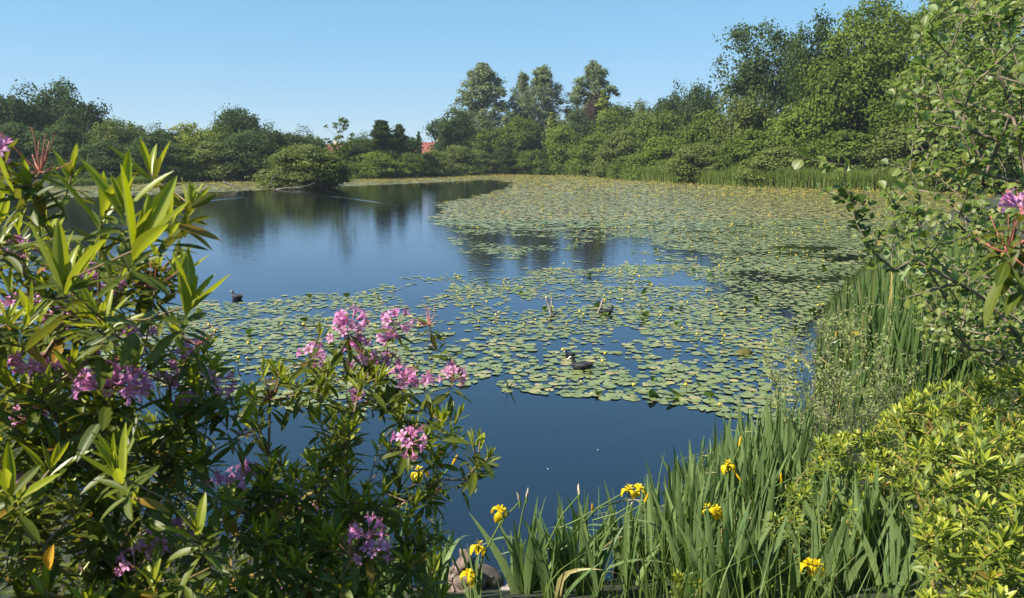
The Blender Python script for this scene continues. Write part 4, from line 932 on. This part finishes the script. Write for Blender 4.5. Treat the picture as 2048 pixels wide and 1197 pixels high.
left_heroes = [(300, 345, 1.75, 'young', 1.0), (272, 500, 1.4, 'young', 1.5), (125, 565, 1.45, 'young', 1.3), (378, 612, 1.55, 'young', 1.35), (338, 445, 1.6, 'young', 1.0), (145, 345, 1.9, 'young', .85), (82, 440, 1.8, 'young', .8),
  (236, 950, 1.5, 'young', 1.15), (392, 1060, 1.6, 'young', 1.0), (18, 985, 1.5, 'young', 1.15), (10, 375, 1.7, 'young', 1.1), (200, 500, 1.6, 'young', .9), (60, 370, 1.75, 'young', .9), (205, 640, 1.6, 'young', .9), (290, 640, 1.6, 'old', 1.2), (380, 410, 1.7, 'young', .8), (250, 410, 1.5, 'young', 1.2), (205, 425, 1.55, 'young', 1.2),
  (80, 345, 1.8, 'spent', 1.25), (2, 335, 1.75, 'bloom', 0.94), (395, 690, 2.0, 'spent', .9), (165, 575, 2.0, 'truss', .8), (90, 640, 2.0, 'truss', .9), (130, 650, 1.95, 'truss', .9), (110, 690, 2.1, 'truss', .85), (255, 690, 2.0, 'bloom', 0.85), (215, 800, 1.75, 'bloom', 1.27), (250, 795, 1.8, 'bloom', 1.02), (60, 755, 1.9, 'bloom', .9), (390, 720, 2.1, 'truss', .75), (300, 720, 2.1, 'spent', .9), (430, 780, 2.1, 'truss', .9), (375, 830, 2.1, 'bloom', .9), (310, 1110, 1.9, 'truss', .9), (355, 1085, 1.95, 'bloom', 0.85), (480, 870, 2.2, 'spent', 1), (290, 700, 2.0, 'truss', .8), (180, 720, 2.0, 'truss', .9), (455, 800, 2.15, 'spent', .8), (30, 640, 2.0, 'bloom', .9), (45, 520, 2.0, 'truss', .7), (230, 600, 2.0, 'truss', .7), (60, 850, 1.9, 'truss', .7), (340, 770, 2.0, 'truss', .7), (130, 760, 1.9, 'bloom', .8), (270, 1150, 1.8, 'truss', .75), (150, 600, 2.1, 'spent', .9)]
def left_cut(qx, qy, p):
    edge = np.interp(qy, [250, 400, 520, 640, 720, 800, 900, 1000, 1200], [-50, 330, 360, 380, 440, 500, 520, 560, 620])
    return (qx > edge) | ((qy < 330) & (qx > -400)) | ((qy < 480) & (p[:, 1] < 1.25)) | (p[:, 1] < 1.0)
eL = [(P(120, 1330, 1.75), (.6, .4, .22)), (P(60, 760, 2.0), (.55, .5, .48)), (P(290, 1080, 2.05), (.45, .42, .42)), (P(-60, 1050, 1.9), (.5, .45, .45)), (P(250, 720, 2.15), (.32, .4, .34))]
LB, lbase = rhododendron("tall rhododendron with bright yellow green shoots filling the left foreground", (-1.35, 2.1, gz(-1.35, 2.1)), left_heroes, eL, 400, 3, nflow=6, spent=5, cut=left_cut, young_top=.85, mid=1.5)
yl = MB(); v, f, lu, lv = leaf_proto(.42, 7, 4, .2, .3); p = P(98, 1140, 1.6) - lbase; scatter(yl, (v, f, lu, lv), frames(np.array([[.25, -.1, 1.0]]), np.array([[-.2, -1, .2]])), p[None], np.array([.062]), np.array([.5])); yl.obj("yellow_leaf", M_YELLEAF, LB)

mid_heroes = [(640, 665, 2.55, 'young', .75), (690, 690, 2.5, 'truss', 1.10), (700, 660, 2.5, 'bloom', 1.02), (792, 655, 2.5, 'truss', 0.89), (860, 650, 2.45, 'spent', 1.0), (620, 720, 2.6, 'truss', 0.85), (725, 715, 2.6, 'truss', 0.98), (775, 690, 2.6, 'bloom', .8), (805, 775, 2.45, 'truss', .85), (848, 778, 2.4, 'bloom', .8), (905, 770, 2.4, 'truss', .85), (815, 893, 2.3, 'truss', .9), (745, 1125, 2.0, 'truss', 0.98), (735, 1085, 2.0, 'bloom', 0.94), (705, 1110, 2.0, 'spent', 1.0), (540, 800, 2.6, 'spent', 1.1), (545, 990, 2.5, 'truss', .9), (710, 810, 2.7, 'bloom', .8), (500, 960, 2.5, 'bloom', 0.85),
  (760, 755, 2.4, 'young', 1.0), (720, 770, 2.45, 'young', .9), (560, 745, 2.6, 'young', .85), (525, 745, 2.65, 'young', .85), (595, 790, 2.6, 'young', .85), (640, 780, 2.6, 'young', .8), (690, 880, 2.5, 'young', .95), (885, 845, 2.35, 'young', .95), (915, 835, 2.35, 'young', .8), (945, 885, 2.3, 'young', .8), (960, 880, 2.35, 'young', .7), (978, 915, 2.3, 'young', .8), (955, 930, 2.3, 'young', .7), (865, 830, 2.4, 'young', .8), (765, 985, 2.25, 'young', 1.1), (830, 1010, 2.2, 'young', 1.1), (870, 1135, 2.1, 'young', .9), (535, 1060, 2.2, 'young', .8), (700, 945, 2.4, 'young', .9), (665, 850, 2.55, 'young', .9), (800, 820, 2.45, 'young', .9), (930, 960, 2.35, 'old', .8), (985, 935, 2.35, 'old', .7), (880, 960, 2.35, 'old', .95), (900, 710, 2.45, 'old', .9), (870, 700, 2.45, 'old', .9), (840, 720, 2.5, 'old', .9), (680, 1165, 1.95, 'old', 1.0), (740, 1195, 1.95, 'young', .9), (600, 770, 2.55, 'old', 1), (505, 790, 2.6, 'young', .9)]
def mid_cut(qx, qy, p):
    lo = np.interp(qy, [640, 700, 800, 1200], [600, 520, 480, 460]); hi = np.interp(qy, [640, 700, 800, 900, 960, 1050, 1200], [850, 870, 920, 960, 930, 880, 890])
    return (qx < lo) | (qx > hi) | (qy < 690) | ((np.hypot((qx - 580) / 60, (qy - 850) / 60) < 1)) | (p[:, 1] < 1.7)
eM = [(P(560, 1260, 2.1), (.4, .35, .2)), (P(730, 930, 2.6), (.40, .38, .40)), (P(640, 1120, 2.35), (.42, .35, .30)), (P(560, 880, 2.7), (.25, .3, .3)), (P(760, 1230, 2.2), (.3, .3, .22))]
rhododendron("middle rhododendron with purple flower heads leaning over the water", (-.55, 2.75, gz(-.55, 2.75)), mid_heroes, eM, 300, 4, LY=.078, LO=.094, nflow=2, spent=2, cut=mid_cut, young_top=1.0, mid=1.3, yn=(6, 10), on=(4, 7))
rhododendron("low dark rhododendron in the shade behind the two taller ones", (-1.6, 3.6, gz(-1.6, 3.6)), [(560, 1000, 3.3, 'truss', .8), (470, 960, 3.4, 'truss', .8), (330, 900, 3.3, 'truss', .8), (60, 860, 3.3, 'truss', .9)], [(P(430, 1150, 3.3), (.62, .5, .36)), (P(130, 1000, 3.4), (.75, .5, .45)), (P(640, 1200, 3.2), (.5, .4, .3)), (P(0, 800, 3.5), (.4, .5, .4))], 420, 6, LO=.10, young_top=.12, mid=2.0, nflow=4, spent=4, cut=lambda qx, qy, p: (qy < np.interp(qx, [0, 250, 380, 450, 640, 900], [620, 680, 880, 950, 960, 1010])) | (qx > 900))
rhododendron("rhododendron twig with one purple flower at the right edge of the view", (1.35, 1.15, 1.7), [(2040, 440, 1.6, 'bloom', 0.85), (2015, 505, 1.6, 'spent', 1.1), (2035, 560, 1.6, 'old', .9), (2075, 480, 1.6, 'truss', .8)], [(P(2200, 560, 1.6), (.1, .12, .12))], 8, 5, LO=.1, name="rhododendron_twig")

# ------------------------------------------------------------------ pale azaleas on the right
AP = [leaf_proto(.23, 5, 2, c, f, .95, .8, .05) for c, f in ((.15, .25), (.35, .2), (-.1, .3))]
def az(label, root, ells, n, seed, cut=None, L=.07, spent=3, heroes=()):
    return rhododendron(label, root, list(heroes), ells, n, seed, LY=L, LO=L * 1.05, name="azalea_bush", mY=M_AZ, mO=M_AZOLD, mS=M_AZSTEM, young_top=.85, r_tip=.0016, pY=AP, pO=AP, yn=(7, 11), on=(4, 7), spent=spent, cut=cut, mid=.8, shell=.74)
def az_cut(qx, qy, p):
    lo = np.interp(qx, [1480, 1560, 1640, 1740, 1800, 1900, 2048], [1150, 1010, 880, 855, 800, 765, 735]); return (qy < lo) | (p[:, 1] < 1.9) | ((p[:, 1] < 4.75) & (qx < np.interp(qy, [850, 1000, 1200], [1790, 1840, 1850])))
az("pale yellow green azalea nearest the lower right corner", (1.85, 2.75, gz(1.85, 2.75)), [(P(2010, 1060, 2.9), (.42, .5, .42)), (P(1880, 1180, 2.9), (.3, .35, .3))], 480, 21, az_cut, .072)
az("pale yellow green azalea in the middle of the right bank", (2.35, 4.1, gz(2.35, 4.1)), [(P(1880, 960, 4.1), (.58, .5, .46)), (P(1990, 850, 4.3), (.5, .5, .38))], 600, 22, az_cut, .076, 4, ((1875, 965, 3.5, 'spent', 1.3), (1900, 880, 3.9, 'spent', 1.2)))
az("pale yellow green azalea behind the near iris clump", (2.4, 5.7, gz(2.4, 5.7)), [(P(1680, 1010, 5.6), (.62, .45, .55)), (P(1760, 890, 5.9), (.45, .45, .3))], 500, 23, az_cut, .078)
az("small azalea sprig low in the iris clump", (1.2, 5.15, gz(1.2, 5.15)), [(P(1385, 1170, 5.1), (.13, .14, .12))], 26, 24, None, .075, 0)
az("small azalea sprig to the left of the low yellow iris", (1.75, 5.0, gz(1.75, 5.0)), [(P(1560, 1165, 5.0), (.2, .16, .16))], 40, 25, None, .075, 0)

# ------------------------------------------------------------------ alder, willow and the herbs of the right bank
ALP = [leaf_proto(.80, 6, 4, c, f, .9, .6, .12) for c, f in ((.25, .15), (.5, .1), (.05, .3))]
WLP = [leaf_proto(.28, 4, 2, .2, .2, .9, .8, .05), leaf_proto(.24, 4, 2, .45, .2, .9, .8, .05)]
def twiggy(name, label, cat, roots, tips, seed, mat, protos, L, per, back, r_tip, dirs0=(0, 0, 1), step=.14, wander=.1, rmax=.05, kpow=.45, upness=.25):
    g = np.random.default_rng(seed); base = np.array(roots[0], float); o = thing(name, label, cat, tuple(base))
    nodes, par, tn, dr = grow(base, tips, g, wander, step, dirs0, roots=[np.array(q, float) for q in roots])
    sb = MB(); skeleton_tubes(sb, nodes - base, par, r_tip, kpow, 6, rmax); sb.obj("branches", M_TWIG, o); lst = []
    for i in range(len(tips)):
        p, d = nodes[tn[i]] - base, dr[tn[i]]; n = int(g.integers(per[0], per[1])); a = norm(np.cross(d, g.normal(0, 1, 3))); b = np.cross(d, a); ph = np.arange(n) * 2.6 + g.uniform(0, 6)
        rad = np.cos(ph)[:, None] * a + np.sin(ph)[:, None] * b; dirs = norm(d * .75 + rad * .9 + np.array([0, 0, -.12]) + g.normal(0, .25, (n, 3))); up = np.array([-.25, -.1, 1.0]) + g.normal(0, .5, (n, 3))
        pos = p - d * (back * np.linspace(0, 1, n))[:, None] + g.normal(0, .004, (n, 3)); lst.append((dirs, up, pos, L * g.uniform(.55, 1.15, n)))
    emit(lst, protos, g, "leaves", mat, o); return o
ga = np.random.default_rng(31)
def px_cloud(n, poly, d0, d1, g, power=1.0):
    out = []; xs = [q[0] for q in poly]; ys = [q[1] for q in poly]
    while len(out) < n:
        px, py = g.uniform(min(xs), max(xs)), g.uniform(min(ys), max(ys))
        if inpoly(np.array([px]), np.array([py]), poly)[0]: out.append(P(px, py, d0 + (d1 - d0) * g.uniform() ** power))
    return np.array(out)
A1 = px_cloud(1150, [(1870, -60), (1850, 80), (1800, 190), (1830, 300), (1760, 400), (1740, 500), (1830, 620), (1870, 720), (2400, 760), (2400, -60)], 3.0, 6.0, ga)
A1 = np.concatenate([A1, [P(*q, 3.2) for q in ((1840, 60), (1800, 150), (1790, 190), (1815, 215), (1880, 20), (1845, 130), (1870, 250))], [P(*q, 3.0) for q in ((1605, 318), (1650, 325), (1690, 330), (1640, 378), (1672, 392), (1705, 400), (1740, 415), (1780, 330), (1800, 420), (1820, 340), (1715, 450), (1760, 470), (1790, 540), (1850, 480), (1735, 385), (1770, 380), (1800, 600), (1745, 505), (1775, 445), (1825, 520), (1840, 400), (1690, 375))]])
twiggy("alder_tree", "leafy alder with pale undersides reaching in from the right edge", "tree", [(2.9, 3.7, gz(2.9, 3.7)), (3.0, 3.75, 1.6), (2.95, 3.6, 2.4)], A1, 41, M_ALDER, ALP, .046, (5, 9), .13, .0022, (-.3, -.1, .9), rmax=.035)
A2 = px_cloud(450, [(1800, 560), (1860, 420), (2100, 380), (2400, 500), (2400, 800), (1960, 740), (1850, 660)], 4.8, 7.5, ga)
twiggy("alder_tree", "smaller alder behind the big one above the right bank irises", "tree", [(4.3, 6.6, gz(4.3, 6.6))], A2, 42, M_ALDER, ALP, .06, (5, 9), .18, .0024)
A3 = px_cloud(210, [(1490, 720), (1560, 640), (1640, 610), (1720, 640), (1800, 760), (1790, 850), (1660, 870), (1600, 860), (1540, 820)], 7.2, 8.8, ga)
twiggy("willow_shrub", "thin grey leaved willow shrub at the edge of the lily pads", "shrub", [(3.25, 7.9, gz(3.25, 7.9)), (3.6, 8.3, gz(3.6, 8.3)), (3.0, 8.1, .1)], A3, 43, M_WILLOW, WLP, .056, (14, 22), .34, .0017, rmax=.011)
A4 = px_cloud(45, [(1640, 640), (1700, 560), (1830, 640), (1900, 760), (1780, 800), (1680, 760)], 8.5, 10.0, ga)
twiggy("willow_shrub", "bushier willow shrub in front of the right bank irises", "shrub", [(4.2, 9.0, gz(4.2, 9.0)), (4.6, 9.2, gz(4.6, 9.2))], A4, 44, M_WILLOW, WLP, .056, (14, 22), .34, .0017, rmax=.011)
for px, top, lab in ((1412, 895, "thin flowering weed standing left of the tallest iris"), (1440, 905, "thin flowering weed touching the tallest iris"), (1515, 900, "thin flowering weed right of the tallest iris")):
    b = P(px + 12, 1010, 6.5); b[2] = gz(b[0], b[1]); tp = np.array([P(px, top, 6.5), P(px - 8, top + 18, 6.5), P(px + 10, top + 12, 6.5), P(px - 4, top + 40, 6.5), P(px + 6, top + 52, 6.5)])
    twiggy("weed", lab, "plant", [b], tp, px, M_WILLOW, WLP, .03, (3, 6), .08, .0015, rmax=.004)

for px, py in ((1097, 938), (1197, 900)):
    p = G(px, py, .004); mb = MB(); v, f, lu, lv = leaf_proto(.7, 4, 2, .4, .4); mb.add(v * .018, f, lu=lu, lv=lv); o = mb.obj("floating_petal", plainmat("white_petal", (.7, .68, .64), (.8, .78, .75), 20)); o.location = p; o.rotation_euler = (0, 0, px)
    tag(o, "tiny white petal floating on the dark water in front of the lily pads", "petal", "white petals on the dark near water")

def ground_grass():
    g = np.random.default_rng(55); n = 26000; x = g.uniform(-4, 14, n); y = 1.0 + 23 * g.uniform(0, 1, n) ** 1.3; s = polydist(x, y, SHORE); ok = (~inpoly(x, y, SHORE)) & (s < 4.5) & ~((x < .2) & (y > 4.6)); x, y = x[ok], y[ok]; z = bank_height(x, y)
    h = g.uniform(.15, .5, len(x)) + .25 * (x > .8); mb = MB(); blades(mb, np.stack([x, y, z - .02], 1), h, g.uniform(.006, .014, len(x)), h * g.uniform(.1, .7, len(x)), g)
    tag(mb.obj("grass", M_GRASS), "green grass and weeds growing on the near bank", "grass", kind="stuff")
ground_grass()

# ------------------------------------------------------------------ summer haze over the pond
def haze():
    m = bpy.data.materials.new("haze"); m.use_nodes = True; t = m.node_tree; t.nodes.clear()
    out = t.nodes.new("ShaderNodeOutputMaterial"); v = t.nodes.new("ShaderNodeVolumePrincipled")
    v.inputs["Color"].default_value = (0.82, 0.9, 1.0, 1); v.inputs["Density"].default_value = 0.0002; v.inputs["Anisotropy"].default_value = 0.2
    t.links.new(v.outputs[0], out.inputs["Volume"])
    X, Y0, Y1, Z0, Z1 = 930, -700, 930, -2.4, 42
    mb = MB(); mb.add([(-X, Y0, Z0), (X, Y0, Z0), (X, Y1, Z0), (-X, Y1, Z0), (-X, Y0, Z1), (X, Y0, Z1), (X, Y1, Z1), (-X, Y1, Z1)], np.array([[3, 2, 1, 0], [4, 5, 6, 7], [0, 1, 5, 4], [1, 2, 6, 5], [2, 3, 7, 6], [3, 0, 4, 7]]))
    tag(mb.obj("haze", m, smooth=False), kind="stuff")
haze()
